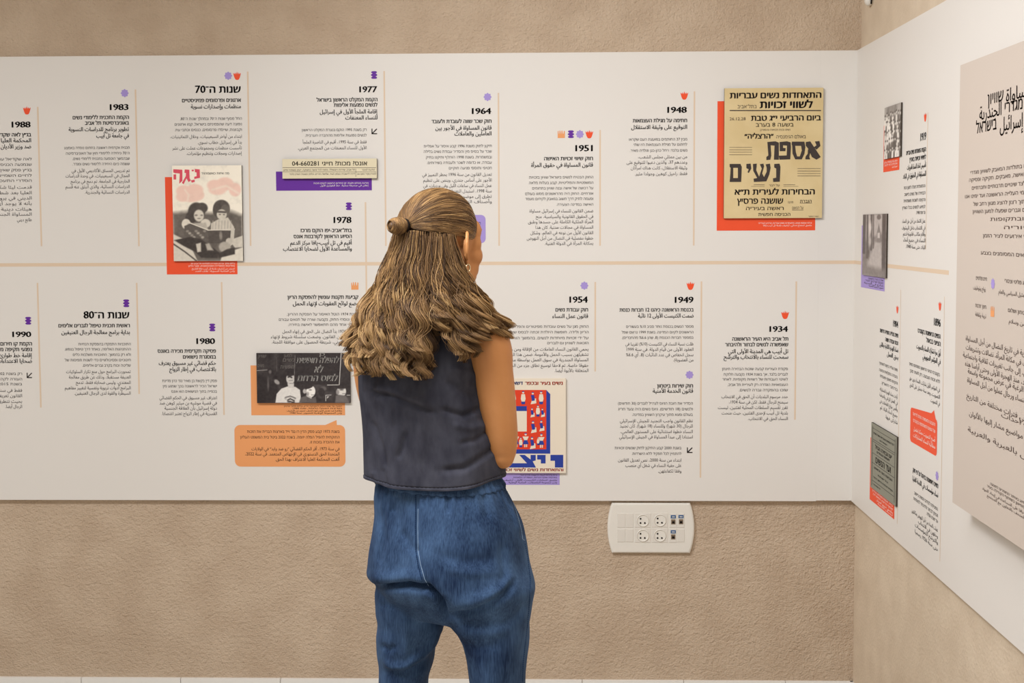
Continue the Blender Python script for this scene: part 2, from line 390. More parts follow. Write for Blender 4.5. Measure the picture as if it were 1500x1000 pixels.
# 1980
icon(PB, SB, 'barrel', 311, 479.4); divider(PB, SB, 324.4, 413, 328.4, 607.5)
entry(PB, SB, '1980', 287.6, 315.2, 494.7, 503.5, 316.5, [('פסיקה תקדימית מכירה באונס', 230.9, 514), ('במסגרת נישואים', 268, 522.6)],
      [('حكم قضائي غير مسبوق يعترف', 232.6, 532), ('بالاغتصاب في إطار الزواج', 248, 541)],
      [('פסק דין בקשת בן מאיר נגד כהן מדינת', 237.7, 557.6), ('ישראל הכיר לראשונה בכך שמגע מין', 238.5, 565.4), ('בכפייה בתוך הנישואים הוא אונס', 251, 573.2)],
      [('اعتراف غير مسبوق في الحكم القضائي', 233.6, 582.7), ('في قضية موشيه بن ميئير كوهن ضد', 233.6, 590.5), ('دولة إسرائيل بأن العلاقة الجنسيّة', 241, 598), ('القسريّة في إطار الزواج تُعتبر اغتصابًا.', 237, 605.8)], 317.8)
# termination of pregnancy
icon(PB, SB, 'crown', 519.8, 418.5)
entry(PB, SB, None, 0, 0, 0, 0, 525, [('קביעת תקנות עונשין להפסקת הריון', 421, 435)], [('وضع لوائح العقوبات لإنهاء الحمل', 429, 444.7)],
      [('בשנת 1974 הוטל האיסור על הפסקת ההריון,', 420.5, 460), ('נשים ונוסחי החוק, נקבעה שורה של תנאים עבורם', 408.6, 467.8), ('ובמילוי אחד מהם תתאפשר לאישה בחירה.', 422, 475.3)],
      [('في سنة 1974 بدأ النضال على الحق في إنهاء الحمل', 413.7, 485.5), ('أدى إلى سن القانون. وضعت سلسلة شروط لإنهاء', 396.7, 493.3), ('الحمل القانوني، شريطة الحصول على موافقة اللجنة.', 398.4, 501)])
# 1964
icon(PB, SB, 'blob', 714.2, 142); divider(PB, SB, 729.8, 136, 731.4, 359.8)
entry(PB, SB, '1964', 691.1, 719.6, 157.7, 166.7, 720, [('חוק שכר שווה לעובדת ולעובד', 632, 177.5)], [('قانون المساواة في الأجور بين', 637.7, 187.5), ('العاملين والعاملات', 665.6, 196)],
      [('תיקון לחוק משנת 1996 קבע איסור על אפליית', 620.8, 213.7), ('שכר על בסיס מין והסדיר עבודת נשים בלילה', 620.8, 221.7), ('ובמשמרות. בשנת 1998 הוחלף ותיקנו בתיק', 624, 230), ('עבודה, או כדומה לשכר ולעבודה בשירותים.', 625.6, 238), ('חטיפי ותוספי פגיעה חוקיים', 657.6, 246)],
      [('تعديل القانون من سنة 1996 بحظر التمييز في', 618.5, 255.6), ('الأجور على أساس جندري، وينص على تنظيم', 620, 263.9), ('عمل النساء في ساعات الليل وفي ورديات. في', 620, 271.9), ('سنة 1998، استُبدل التعديل القانوني', 640, 279.9), ('تطرق إلى موضوع التحرّش', 652, 287.9), ('وأصناف التمييز', 670, 295.5)], 720.3)
# 1951
for k, x in (('crown', 822.2), ('barrel', 836.3), ('blob', 849.4), ('tulip', 863.2)): icon(PB, SB, k, x, 196.5)
divider(PB, SB, 878.5, 190.3, 879.5, 359.8)
entry(PB, SB, '1951', 842.7, 868.3, 211.8, 221.3, 868.6, [('חוק שיווי זכויות האישה', 797, 232)], [('قانون المساواة في حقوق المرأة', 778, 241.8)],
      [('החוק הבטיח לנשים בישראל שוויון בזכויות', 775, 259.4), ('המשפטיות והפוליטיות, קבע בעלות מלאה', 775, 267.4), ('על רכושה של אישה ובנה שוויון בתחומים', 779.7, 275.4), ('אזרחיים. החוק היה מהראשונים מסוגו בעולם', 769.5, 283.4), ('ופעמה לתיק דרך חשוב במאבק לקידום מעמד', 769.5, 291), ('האישה במדינה הצעירה.', 815, 299.4)],
      [('ضمن القانون للنساء في إسرائيل مساواة', 775.6, 309), ('في الحقوق القانونيّة والسياسيّة، منح', 784.8, 317.3), ('المرأة الملكيّة الكاملة على جسدها وطبق', 773.6, 325), ('المساواة في مجالات مدنيّة. كان هذا', 784.5, 333), ('القانون الأول من نوعه في العالم، وشكّل', 776.8, 341), ('خطوة مفصليّة في النضال من أجل النهوض', 771.7, 349), ('بمكانة المرأة في الدولة الفتيّة.', 798, 356.6)], 869)
# 1954
icon(PB, SB, 'blob', 856, 418.2); divider(PB, SB, 871.8, 412.8, 872, 543.8)
entry(PB, SB, '1954', 834, 861.2, 433.6, 443, 861.5, [('חוק עבודת נשים', 813.6, 453.6)], [('قانون عمل النساء', 809, 463.2)],
      [('החוק מגן על נשים עובדות מפיטורים והפליה בדיור', 736, 478.1), ('הריון ולידה. חופשת היולדת זכתה לבסס שיהיו', 744, 486.3), ('על ידי זכויות מיוחדות לנשים. בהמשך הורחבה', 740, 494.8), ('הזכאות לשוויון גם לגברים', 801.7, 502.3)],
      [('يحمي القانون النساء العاملات من الإقالة ومن رفض', 738, 511.5), ('تشغيلهن بسبب الحمل والأمومة. ضمن هذا القانون', 738, 519.3), ('المساواة الجندريّة في سوق العمل بواسطة منح', 746, 527.1), ('حقوقًا خاصّة، تم لاحقًا توسيع نطاق جزء من الحقوق', 738, 535.3), ('المتعلقة بالأبوة أيضًا.', 812.5, 542.8)], 862)
# 1948
icon(PB, SB, 'tulip', 1002.4, 139.9); divider(PB, SB, 1017, 133.8, 1016.4, 359.5)
entry(PB, SB, '1948', 977.4, 1006.2, 155.9, 165, 1006.5, [('חתימה על מגילת העצמאות', 926.8, 176.4)], [('التوقيع على وثيقة الاستقلال', 924.6, 186.3)],
      [('מבין 37 החותמים במועצת העם שקראו', 921.4, 203.9), ('לחתום על מגילת העצמאות היו שתי', 928.4, 211.6), ('נשים בלבד: רחל כהן-כגן וגולדה מאיר.', 922.7, 220.2)],
      [('من بين ممثّلي مجلس الشعب،', 934.8, 229.8), ('وعددهم 37، والذين دُعيوا للتوقيع على', 917.8, 237.8), ('وثيقة الاستقلال، كانت هناك امرأتان', 924, 246), ('فقط: راحيل كوهين وجولدا مئير.', 930, 254.5)])
# 1949
icon(PB, SB, 'tulip', 1011.4, 418.4); divider(PB, SB, 1028.2, 412, 1025.3, 699.3)
entry(PB, SB, '1949', 988.3, 1016, 434, 443.2, 1016, [('בכנסת הראשונה כיהנו 12 חברות כנסת', 907.4, 453.7)], [('ضمّت الكنيست الأولى 12 نائبة', 934.5, 462.6)],
      [('מספר הנשים בכנסת נותר סביב 10% בעשורים', 917.3, 478.1), ('הראשונים לקיום המדינה. בשנת 1999 נרשם שפל', 910.7, 486.4), ('במספר חברות הכנסת (8, שהן 6.6% מהחברים).', 910.7, 494.3)],
      [('ظلّت نسبة النساء في الكنيست (10%) تقريبًا في', 916, 503.9), ('العقود الأولى من قيام الدولة. في سنة 1999', 918, 511.8), ('سُجّل انخفاض في عدد النائبات (8، أي 6.6%', 917, 519.7), ('من العضويّة).', 986.3, 527.3)], 1015.7)
icon(PB, SB, 'blob', 1010, 548.8)
entry(PB, SB, None, 0, 0, 0, 0, 1015.2, [('חוק שירות ביטחון', 962.5, 565)], [('قانون الخدمة الأمنيّة', 956, 572.8)],
      [('הסדיר את חובת הגיוס לצה״ל לגברים (30 חודשים)', 905.4, 590.7), ('ולנשים (18 חודשים). גיוס נשים היה צעד חריג', 905.4, 599), ('בעולם ומצא מתוך עיקרון השוויון במדינה.', 926, 607.2)],
      [('نظّم القانون واجب التجنيد للجيش الإسرائيلي', 908, 616.5), ('للرجال (30 شهرًا) وللنساء (18 شهرًا). كان تجنيد', 908, 624), ('النساء خطوة استثنائية على المستوى العالمي،', 909, 632.3), ('استنادًا إلى مبدأ المساواة في الجيش الإسرائيلي', 907, 640)], 1014.7)
arrow(PB, SB, 1010.4, 659, 4.4)
entry(PB, SB, None, 0, 0, 0, 0, 998, [], [], [('בשנת 2000 קבע התיקון לחוק שנשים זכאיות', 900.5, 656), ('להתמיין לכל תפקיד ללא הישרדות.', 925.6, 664.3)],
      [('ابتداءً من سنة 2000، نصّ تعديل القانون', 905.4, 674), ('على حقيّة النساء في شغل أيّ منصب', 916, 681.8), ('وفقًا لكفاءتهن.', 964, 690)])
# 1934
icon(PB, SB, 'tulip', 1150, 461); divider(PB, SB, 1166.6, 412, 1164.3, 614.5)
entry(PB, SB, '1934', 1127, 1154.3, 477, 485.7, 1154.7, [('תל אביב היא העיר הראשונה', 1072.5, 496.3), ('שאפשרה לנשים לבחור ולהיבחר', 1062, 504.6)],
      [('تل أبيب هي المدينة الأولى التي', 1066.5, 514.8), ('سمحت للنساء بالانتخاب والترشّح', 1060, 523)],
      [('פקודת העיריות קבעה שזכות הבחירה תינתן', 1057.6, 540.2), ('לגברים בלבד, אך בשנת 1934 נקבעה חלוקת', 1060, 548.1), ('לשינוי העבודות של רשויות מקומיות. לאחר', 1058, 555.4), ('העצמאויות הוגדרה רק לעיריית תל אביב,', 1066, 563.3), ('שזכו בהפקדה גברה לנשים.', 1082.4, 571.2)],
      [('حدّد مرسوم البلديّات أن الحق في الانتخاب', 1056.6, 581.1), ('سيُمنح للرجال فقط، لكن في سنة 1934،', 1068, 589), ('تقرّر تقسيم السلطات المحليّة لفئتين، ليست', 1051.7, 597), ('بلدية تل أبيب لإحدى الفئتين، حيث منحت', 1057, 605), ('النساء الحق في الانتخاب.', 1095.6, 613.2)], 1154)

# printed cards and speech bubbles on the panels
def card(P, S, L, T, R, B, m, rows, ink, h=2.0, name='caption_card'):
    mb = MB(); u0, v0, u1, v1 = rect_uv(S, L, T, R, B)
    mb.add(*poly(S, [(u0, v0), (u1, v0), (u1, v1), (u0, v1)], .0004, False)); c = mb.build(name, M[m], P)
    t = MB()
    for s, l, r, y in rows: put_line(t, S, s, l, r, y, h, .006, .0009)
    t.build('caption_text', M[ink], c); return c
HC = 'צילום מתוך ארכיון העירייה לתולדות תל אביב-יפו'
AC = 'تصوير من أرشيف بلدية تل أبيب-يافا للتاريخ'
card(PB, SB, 241.5, 259.3, 348, 401.5, 'red', [(HC, 280, 344, 385.8), ('באדיבות הספרייה הפמיניסטית, שער גיליון', 276, 344, 389.3), (AC, 281, 344, 393.4), ('بإذن المكتبة النسويّة، غلاف العدد', 286, 344, 397)], 'white_ink')
card(PB, SB, 404.2, 251.2, 544.8, 278.6, 'violet', [('מודעה בעיתון מקומי, קו החירום הראשון לנשים מוכות', 459.4, 539.8, 268), ('إعلان في صحيفة محليّة، خط الطوارئ الأول', 469, 539.8, 271.6)], 'white_ink')
card(PB, SB, 367, 535, 505.6, 607.9, 'orange', [('הפגנה נגד שינוי החוק להפסקת הריון, צילום מתוך ארכיון', 416, 501, 594.6), ('באדיבות האוסף הלאומי, שנת 1980', 429, 501, 597.9), ('مظاهرة ضد تعديل قانون إنهاء الحمل، تصوير من الأرشيف', 420, 501, 601.4), ('بإذن المجموعة الوطنيّة للتصوير، سنة 1980', 425, 501, 604.8)], 'ink')
card(PB, SB, 706, 600, 819.8, 709.9, 'lilac', [('כרזת בחירות לכנסת הראשונה, ארכיון העיר', 762, 816, 695.5), ('באדיבות אוסף הכרזות, הספרייה הלאומית', 752, 816, 699), ('ملصق انتخابات الكنيست الأولى، أرشيف', 738, 816, 703), ('بإذن مجموعة الملصقات، المكتبة الوطنية', 745, 816, 706.5)], 'ink')
card(PB, SB, 1051, 148.2, 1194, 337.2, 'red', [('כרזת אספת נשים, התאחדות נשים עבריות, ארכיון העירייה', 1111, 1189, 326.5), ('ملصق اجتماع نسائي، أرشيف بلدية تل أبيب-يافا', 1118, 1189, 330)], 'white_ink')

def bubble(P, S, L, T, R, B, rad, tail, m, rows, ink, h, hk=1.0):
    u0, v0, u1, v1 = rect_uv(S, L, T, R, B); r = rad*S.scale(R, T)
    pts = []
    for cx, cy, a0 in ((u1-r, v0+r, -90), (u1-r, v1-r, 0), (u0+r, v1-r, 90), (u0+r, v0+r, 180)):
        for k in range(7):
            t = math.radians(a0+15*k); pts.append((cx+r*math.cos(t), cy+r*math.sin(t)))
        if a0 == 0 and tail: pts += [tuple(S.uv(*q)) for q in tail]
    mb = MB(); bm = bmesh.new(); vs = [bm.verts.new(q) for q in S.w(pts, .0004)]; f = bm.faces.new(vs); bm.normal_update()
    bmesh.ops.triangulate(bm, faces=[f]); bm.verts.index_update()
    mb.add([q.co[:] for q in bm.verts], [[q.index for q in t.verts] for t in bm.faces]); bm.free()
    o = mb.build('speech_bubble', M[m], P); t = MB()
    for s, l, rr, y, k in rows: put_line(t, S, s, l, rr, y, h*k, .006, .0009)
    t.build('bubble_text', M[ink], o); return o
bubble(PB, SB, 343.2, 622.2, 506.2, 683.3, 8.5, [(493.5, 622.2), (493, 615), (476.6, 622.2)], 'orange',
       [('בשנת 1973 קבע פסק הדין רו נגד וייד בארצות הברית את הזכות', 362, 497.4, 632, 1), ('החוקתית להפיל הפלה יזומה. בשנת 2022 ביטל בית המשפט העליון', 352, 497.4, 640.2, 1), ('את ההכרה בזכות זו.', 453.5, 497.4, 647.4, 1),
        ('في سنة 1973، أقرّ الحكم القضائي ״رو ضد وايد״ في الولايات', 368.5, 497.4, 657.5, 1.12), ('المتحدة الحق الدستوري في الإجهاض المتعمّد. في سنة 2022،', 359.4, 497.4, 665, 1.12), ('ألغت المحكمة العليا الاعتراف بهذا الحق.', 403.5, 497.4, 672.8, 1.12)], 'ink', 3.5)
bubble(PB, SB, 610, 315, 711.5, 356, 7, None, 'lilac', [('חוק הזדמנויות שוות בעבודה נחקק לאחר מאבק', 618, 704, 327, 1), ('قانون تكافؤ الفرص في العمل', 630, 704, 340, 1.1)], 'ink', 4.0)

# ------------------------------------------------------------------ mounted boards
class Canvas:
    """a small grey picture, printed as colours on a fine grid"""
    def __init__(s, w, h, x0, y0, x1, y1, base):
        s.a = np.full((h, w), float(base)); s.x0, s.y0, s.x1, s.y1 = x0, y0, x1, y1
        X = (np.arange(w)+.0)/(w-1)*(x1-x0)+x0; Y = (np.arange(h)+.0)/(h-1)*(y1-y0)+y0
        s.X, s.Y = np.meshgrid(X, Y)
    def mix(s, d, val, soft):
        k = np.clip(.5-d/soft, 0, 1); s.a = s.a*(1-k)+val*k; return s
    def ell(s, cx, cy, rx, ry, val, soft=6, rot=0):
        c, n = math.cos(math.radians(rot)), math.sin(math.radians(rot)); dx, dy = s.X-cx, s.Y-cy
        u, v = (dx*c+dy*n)/rx, (-dx*n+dy*c)/ry
        return s.mix((np.sqrt(u*u+v*v)-1)*min(rx, ry), val, soft)
    def poly(s, pts, val, soft=5):
        p = np.array(pts, float); d = np.full(s.X.shape, 1e9); ins = np.zeros(s.X.shape, bool)
        for (ax, ay), (bx, by) in zip(p, np.roll(p, -1, 0)):
            ex, ey = bx-ax, by-ay; t = np.clip(((s.X-ax)*ex+(s.Y-ay)*ey)/(ex*ex+ey*ey+1e-9), 0, 1)
            d = np.minimum(d, np.hypot(s.X-ax-t*ex, s.Y-ay-t*ey))
            cr = ((ay > s.Y) != (by > s.Y)) & (s.X < (bx-ax)*(s.Y-ay)/(by-ay+1e-9)+ax); ins ^= cr
        return s.mix(np.where(ins, -d, d), val, soft)
    def line(s, pts, wd, val, soft=3):
        d = np.full(s.X.shape, 1e9)
        for (ax, ay), (bx, by) in zip(pts, pts[1:]):
            ex, ey = bx-ax, by-ay; t = np.clip(((s.X-ax)*ex+(s.Y-ay)*ey)/(ex*ex+ey*ey+1e-9), 0, 1)
            d = np.minimum(d, np.hypot(s.X-ax-t*ex, s.Y-ay-t*ey))
        return s.mix(d-wd/2, val, soft)
    def grain(s, amp, cell=1, seed=1, sx=1, sy=1):
        r = np.random.RandomState(seed); h, w_ = s.a.shape
        n = r.normal(0, 1, (h//(cell*sy)+2, w_//(cell*sx)+2))
        n = np.repeat(np.repeat(n, cell*sy, 0), cell*sx, 1)[:h, :w_]
        k = max(1, cell//2+1)
        for ax in (0, 1): n = sum(np.roll(n, i, ax) for i in range(-k, k+1))/(2*k+1)
        s.a = s.a + amp*n; return s
    def build(s, name, S, L, T, R, B, m, parent, lo, hi, tint=None):
        u0, v0, u1, v1 = rect_uv(S, L, T, R, B); h, w_ = s.a.shape
        U, V = np.meshgrid(np.linspace(u0, u1, w_), np.linspace(v1, v0, h))
        v = S.w(np.column_stack([U.ravel(), V.ravel()]), .0005)
        i = np.arange(h*w_).reshape(h, w_)
        f = np.stack([i[1:, :-1], i[1:, 1:], i[:-1, 1:], i[:-1, :-1]], -1).reshape(-1, 4)
        o = mesh_obj(name, v, f, m, parent)
        k = np.clip(s.a, 0, 1).ravel()[:, None]; c = np.array(lo)*(1-k)+np.array(hi)*k
        if tint is not None: c = c*(1-tint[1].ravel()[:, None]) + np.array(tint[0])*tint[1].ravel()[:, None]
        c = c/255; c = np.where(c <= .04045, c/12.92, ((c+.055)/1.055)**2.4)
        at_ = o.data.color_attributes.new('Print', 'FLOAT_COLOR', 'POINT')
        at_.data.foreach_set('color', np.column_stack([c, np.ones(len(c))]).ravel()); return o
M['print'] = mat('photo_print', (128, 128, 128), .5, .3)
N_, L_, b_ = nodes(M['print']); va = N_.new('ShaderNodeVertexColor'); va.layer_name = 'Print'; L_.new(va.outputs[0], b_.inputs['Base Color'])

def board(name, S, L, T, R, B, t, m, edge, label, cat, group=None):
    """a mounted board of thickness t whose front shows the pixel rectangle; returns (thing, its front surface)"""
    Fs = S.up(t); u0, v0, u1, v1 = rect_uv(Fs, L, T, R, B)
    c = S.w([((u0+u1)/2, v0)])[0]
    o = empty(name, c, label, cat, group)
    a = S.w([(u0, v0), (u1, v0), (u1, v1), (u0, v1)], .0005); b = Fs.w([(u0, v0), (u1, v0), (u1, v1), (u0, v1)])
    mesh_obj('backing_board', np.vstack([a, b]), [(0,3,2,1),(0,1,5,4),(1,2,6,5),(2,3,7,6),(3,0,4,7),(4,5,6,7)], M[edge], o)
    if m:
        mesh_obj('printed_face', Fs.w([(u0, v0), (u1, v0), (u1, v1), (u0, v1)], .0003), [(0, 1, 2, 3)], M[m], o)
    return o, Fs
def flat(S, P, name, m, polys, lift=.0006):
    mb = MB()
    for p in polys:
        bm = bmesh.new(); vs = [bm.verts.new(q) for q in poly(S, p, lift)[0]]
        f = bm.faces.new(vs); bm.normal_update()
        want = Vector((0, -1, 0)) if S.k == 'b' else Vector((-1, 0, 0))
        if f.normal.dot(want) < 0: f.normal_flip()
        bmesh.ops.triangulate(bm, faces=[f]); bm.verts.index_update()
        mb.add([q.co[:] for q in bm.verts], [[q.index for q in t.verts] for t in bm.faces]); bm.free()
    return mb.build(name, M[m], P)
def words(S, P, name, m, rows, off=.006, lift=.0009, shear=0.0):
    for s, L, R, yc, h, *o in rows:
        mb = MB(); put_line(mb, S, s, L, R, yc, h, o[0] if o else off, lift, shear=shear); mb.build(name, M[m], P)

# ---- magazine cover with two reading children
MC, S = board('mounted_magazine_cover', SB, 251.8, 242.5, 356.2, 382, .008, None, 'card_edge', 'magazine cover of two children reading, pink title, mounted over an orange-red card', 'magazine cover')
z = lambda x, y: (x, y)
C = Canvas(160, 220, 110, 112, 665, 853, 1.0)
C.grain(.02, 12, 3)
C.poly([(105, 480), (240, 465), (420, 480), (560, 460), (670, 500), (670, 860), (105, 860)], .30, 40)
C.grain(.03, 8, 5)
C.poly([(105, 640), (230, 700), (300, 850), (105, 860)], .84, 10).line([(110, 720), (200, 780), (290, 850)], 12, .25, 5)
C.poly([(560, 690), (668, 655), (668, 745), (600, 750)], .8, 8)
C.poly([(500, 800), (668, 745), (668, 860), (480, 860)], .88, 10)
C.ell(300, 470, 68, 72, .16, 12); C.ell(250, 520, 40, 50, .15, 12); C.ell(345, 440, 45, 40, .18, 10)
C.ell(318, 500, 40, 46, .84, 10); C.ell(296, 497, 12, 7, .45, 6); C.ell(340, 497, 10, 6, .45, 6); C.ell(318, 522, 14, 5, .5, 5)
C.ell(215, 565, 36, 40, .88, 8); C.ell(370, 560, 40, 34, .84, 8); C.poly([(225, 560), (370, 555), (390, 610), (250, 600)], .70, 10)
C.ell(500, 440, 66, 62, .2, 10); C.ell(470, 460, 40, 55, .18, 8); C.ell(530, 455, 36, 40, .3, 8)
C.ell(500, 492, 40, 40, .82, 8); C.line([(468, 470), (530, 474)], 16, .25, 8); C.ell(486, 492, 9, 5, .4, 5); C.ell(518, 493, 9, 5, .4, 5)
C.poly([(415, 560), (470, 530), (550, 515), (598, 590), (595, 620), (410, 620)], .80, 8)
for k in range(7): C.line([(430+k*24, 540), (425+k*24, 612)], 5, .62, 5)
C.poly([(200, 580), (260, 555), (390, 612), (395, 715), (200, 660)], .26, 8); C.line([(245, 556), (390, 612)], 8, .9, 4)
for k in range(9): C.ell(225+k*17, 620+(k % 4)*16, 12, 9, .5 + .12*(k % 2), 8)
C.poly([(388, 612), (580, 618), (575, 715), (392, 716)], .20, 6); C.line([(388, 613), (600, 606)], 8, .86, 4); C.ell(490, 655, 12, 32, .5, 10)
C.poly([(572, 600), (603, 600), (590, 720), (560, 740)], .78, 6); C.ell(555, 700, 26, 26, .74, 8)
C.poly([(115, 690), (240, 665), (330, 680), (480, 790), (460, 832), (330, 826), (280, 780), (190, 735)], .10, 10)
C.poly([(290, 720), (330, 710), (330, 780), (300, 785)], .80, 10); C.poly([(365, 720), (395, 715), (430, 770), (380, 770)], .68, 12)
C.ell(520, 745, 48, 42, .66, 12); C.poly([(540, 760), (600, 750), (600, 800), (470, 830), (460, 800)], .12, 10)
C.grain(.035, 2, 9)
tm = Canvas(160, 220, 110, 112, 665, 853, 0)
tm.ell(450, 265, 62, 42, .75, 14).ell(530, 255, 70, 50, .75, 14).ell(610, 300, 48, 52, .75, 14).ell(470, 300, 70, 40, .7, 14)
tm.ell(200, 310, 60, 45, .75, 14).ell(290, 300, 66, 45, .75, 14).ell(190, 355, 52, 36, .7, 14).ell(260, 365, 70, 30, .7, 14).ell(320, 340, 44, 40, .7, 14)
tm.line([(430, 300), (540, 270), (640, 330)], 14, .35, 16).line([(210, 300), (240, 340), (230, 380)], 12, .35, 14)
C.build('cover_print', S, 251.8, 242.5, 356.2, 382, M['print'], MC, (46, 38, 34), (250, 240, 220), ((238, 176, 158), tm.a*.72))
def pz(q): return [(230+x/5.264, 220+y/5.264) for x, y in q]
flat(S, MC, 'pink_title', 'magenta', [pz(q) for q in (
    [(126, 146), (196, 150), (196, 236), (172, 258), (176, 180), (150, 176), (148, 178), (126, 172)], [(128, 186), (148, 186), (148, 226), (128, 226)],
    [(214, 148), (250, 150), (252, 218), (262, 232), (244, 246), (228, 216), (206, 262), (192, 252), (222, 200), (224, 176), (212, 174)],
    [(292, 144), (330, 148), (332, 212), (288, 222), (288, 204), (306, 200), (306, 172), (292, 168)], [(268, 150), (284, 150), (284, 162), (268, 162)],
    [(262, 232), (290, 226), (292, 244), (268, 250)])], .0009)
words(S, MC, 'cover_lettering', 'ink', [('מה איזות כאשמהו׳ר', 230+343/5.264, 230+556/5.264, 220+178/5.264, 2.9, .012)])

# ---- newspaper clipping
CL, S = board('mounted_newspaper_clipping', SB, 413.4, 232.8, 552.2, 260.8, .010, 'news', 'card_edge', 'narrow newspaper clipping with a telephone number mounted over a violet card', 'clipping')
words(S, CL, 'headline', 'ink', [('אונס? מכות? חייגי 04-660281', 427.8, 537.8, 239.3, 5.6, .012)])
words(S, CL, 'small_print', 'ink_soft', [('תל אביב, שדרות רוטשילד, פתוח לכל אישה במצוקה, ייעוץ משפטי וסיוע', 415, 520, 248.6, 2.4, .004), ('דירה להשכרה בצפון העיר, שלושה חדרים, טלפון בשעות הערב בלבד', 424, 520, 254.6, 2.2, .004), ('למכירה מקרר במצב טוב', 523, 551, 254.6, 2.2, .004), ('הודעות לציבור', 530, 549, 248.6, 2.4, .004)])
def rl(L, y, R, w_=.6): return [(L, y), (R, y), (R, y+w_), (L, y+w_)]
flat(S, CL, 'printed_rule', 'ink_soft', [rl(414, 245.2, 551), rl(414, 251.5, 551, .5), rl(521, 247, 521.5, 12)])

# ---- protest photograph
PP, S = board('mounted_photograph', SB, 375.4, 517.2, 513.4, 590, .009, None, 'card_edge', 'black and white protest photograph with a handwritten placard, mounted over an orange card', 'photograph')
C = Canvas(240, 128, 120, 130, 1185, 693, .12)
C.grain(.05, 14, 2)
for (x, y, rx, ry, v) in ((200, 480, 60, 90, .06), (270, 560, 90, 120, .07), (160, 620, 60, 90, .05), (430, 430, 60, 60, .08)): C.ell(x, y, rx, ry, v, 30)
C.ell(350, 455, 34, 22, .6, 12, 40); C.ell(275, 340, 16, 20, .35, 14); C.ell(250, 480, 10, 60, .3, 14)
C.line([(124, 326), (240, 318)], 5, .7, 4); C.line([(350, 180), (352, 330)], 3, .3, 4)
C.poly([(330, 690), (345, 590), (400, 530), (470, 505), (560, 510), (612, 545), (625, 690)], .88, 8)
C.ell(505, 420, 48, 62, .78, 10); C.poly([(470, 470), (545, 470), (545, 520), (480, 520)], .8, 10)
C.ell(500, 345, 62, 46, .08, 10); C.line([(480, 400), (500, 395), (520, 405)], 16, .1, 8); C.line([(486, 440), (530, 436)], 6, .4, 6); C.line([(495, 472), (530, 470)], 6, .45, 6)
C.ell(500, 640, 66, 26, .62, 8); C.ell(500, 650, 48, 20, .85, 8); C.line([(440, 630), (500, 612), (560, 640)], 6, .2, 5); C.line([(470, 660), (500, 645), (545, 668)], 14, .15, 6); C.ell(490, 676, 26, 10, .2, 6); C.ell(530, 684, 22, 9, .15, 6)
C.poly([(556, 150), (1085, 130), (1060, 490), (548, 480)], .09, 4)
C.line([(562, 155), (548, 430)], 4, .5, 4); C.line([(1086, 130), (1060, 488), (925, 490)], 6, .95, 4)
C.ell(735, 560, 52, 66, .95, 8); C.ell(712, 500, 58, 30, .1, 10, -20); C.ell(665, 560, 20, 26, .7, 8); C.ell(730, 545, 16, 6, .3, 6); C.line([(740, 602), (776, 600)], 6, .4, 5); C.ell(700, 590, 14, 22, .6, 12)
C.poly([(600, 690), (620, 630), (690, 610), (740, 640), (790, 620), (800, 690)], .30, 12); C.poly([(680, 600), (750, 625), (740, 645), (690, 620)], .75, 8)
C.ell(880, 530, 34, 26, .32, 14); C.ell(856, 570, 36, 50, .1, 14)
C.ell(1085, 560, 52, 60, .86, 8); C.ell(1082, 512, 62, 24, .12, 10); C.ell(1085, 545, 22, 6, .3, 6); C.line([(1095, 588), (1130, 586)], 6, .35, 5); C.ell(1040, 570, 18, 30, .55, 12)
C.poly([(1010, 690), (1020, 610), (1060, 600), (1130, 610), (1175, 690)], .36, 14)
C.line([(905, 670), (905, 604), (968, 602)], 5, .9, 3); C.poly([(918, 618), (945, 618), (918, 645)], .8, 3); C.line([(1145, 604), (1184, 604)], 5, .85, 3)
C.grain(.035, 2, 4)
C.build('photo_print', S, 375.4, 517.2, 513.4, 590, M['print'], PP, (34, 27, 27), (252, 246, 236))
M['chalk'] = mat('placard_white', (236, 230, 220), .6, .2); M['chalk_dim'] = mat('placard_grey', (112, 106, 100), .6, .2)
px_ = lambda x: 360+x/7.694
py_ = lambda y: 500+y/7.694
words(S, PP, 'placard_lettering', 'chalk', [('להפלה חופשית', px_(575), px_(1050), py_(212), 7.6, .012), ('לא', px_(778), px_(870), py_(316), 8.4, .012), ('לגיוס הרחם', px_(590), px_(1035), py_(414), 8.0, .012), ('כן', px_(830), px_(890), py_(146), 3.8, .012)], shear=.22)
words(S, PP, 'distant_placard_lettering', 'chalk_dim', [('נשים', px_(420), px_(550), py_(208), 4.6, .004), ('למען', px_(430), px_(520), py_(160), 4, .004), ('חופשיות', px_(392), px_(545), py_(286), 4.6, .004), ('נשים', px_(134), px_(205), py_(272), 4, .004), ('שוויון', px_(140), px_(230), py_(165), 4, .004)], shear=.15)

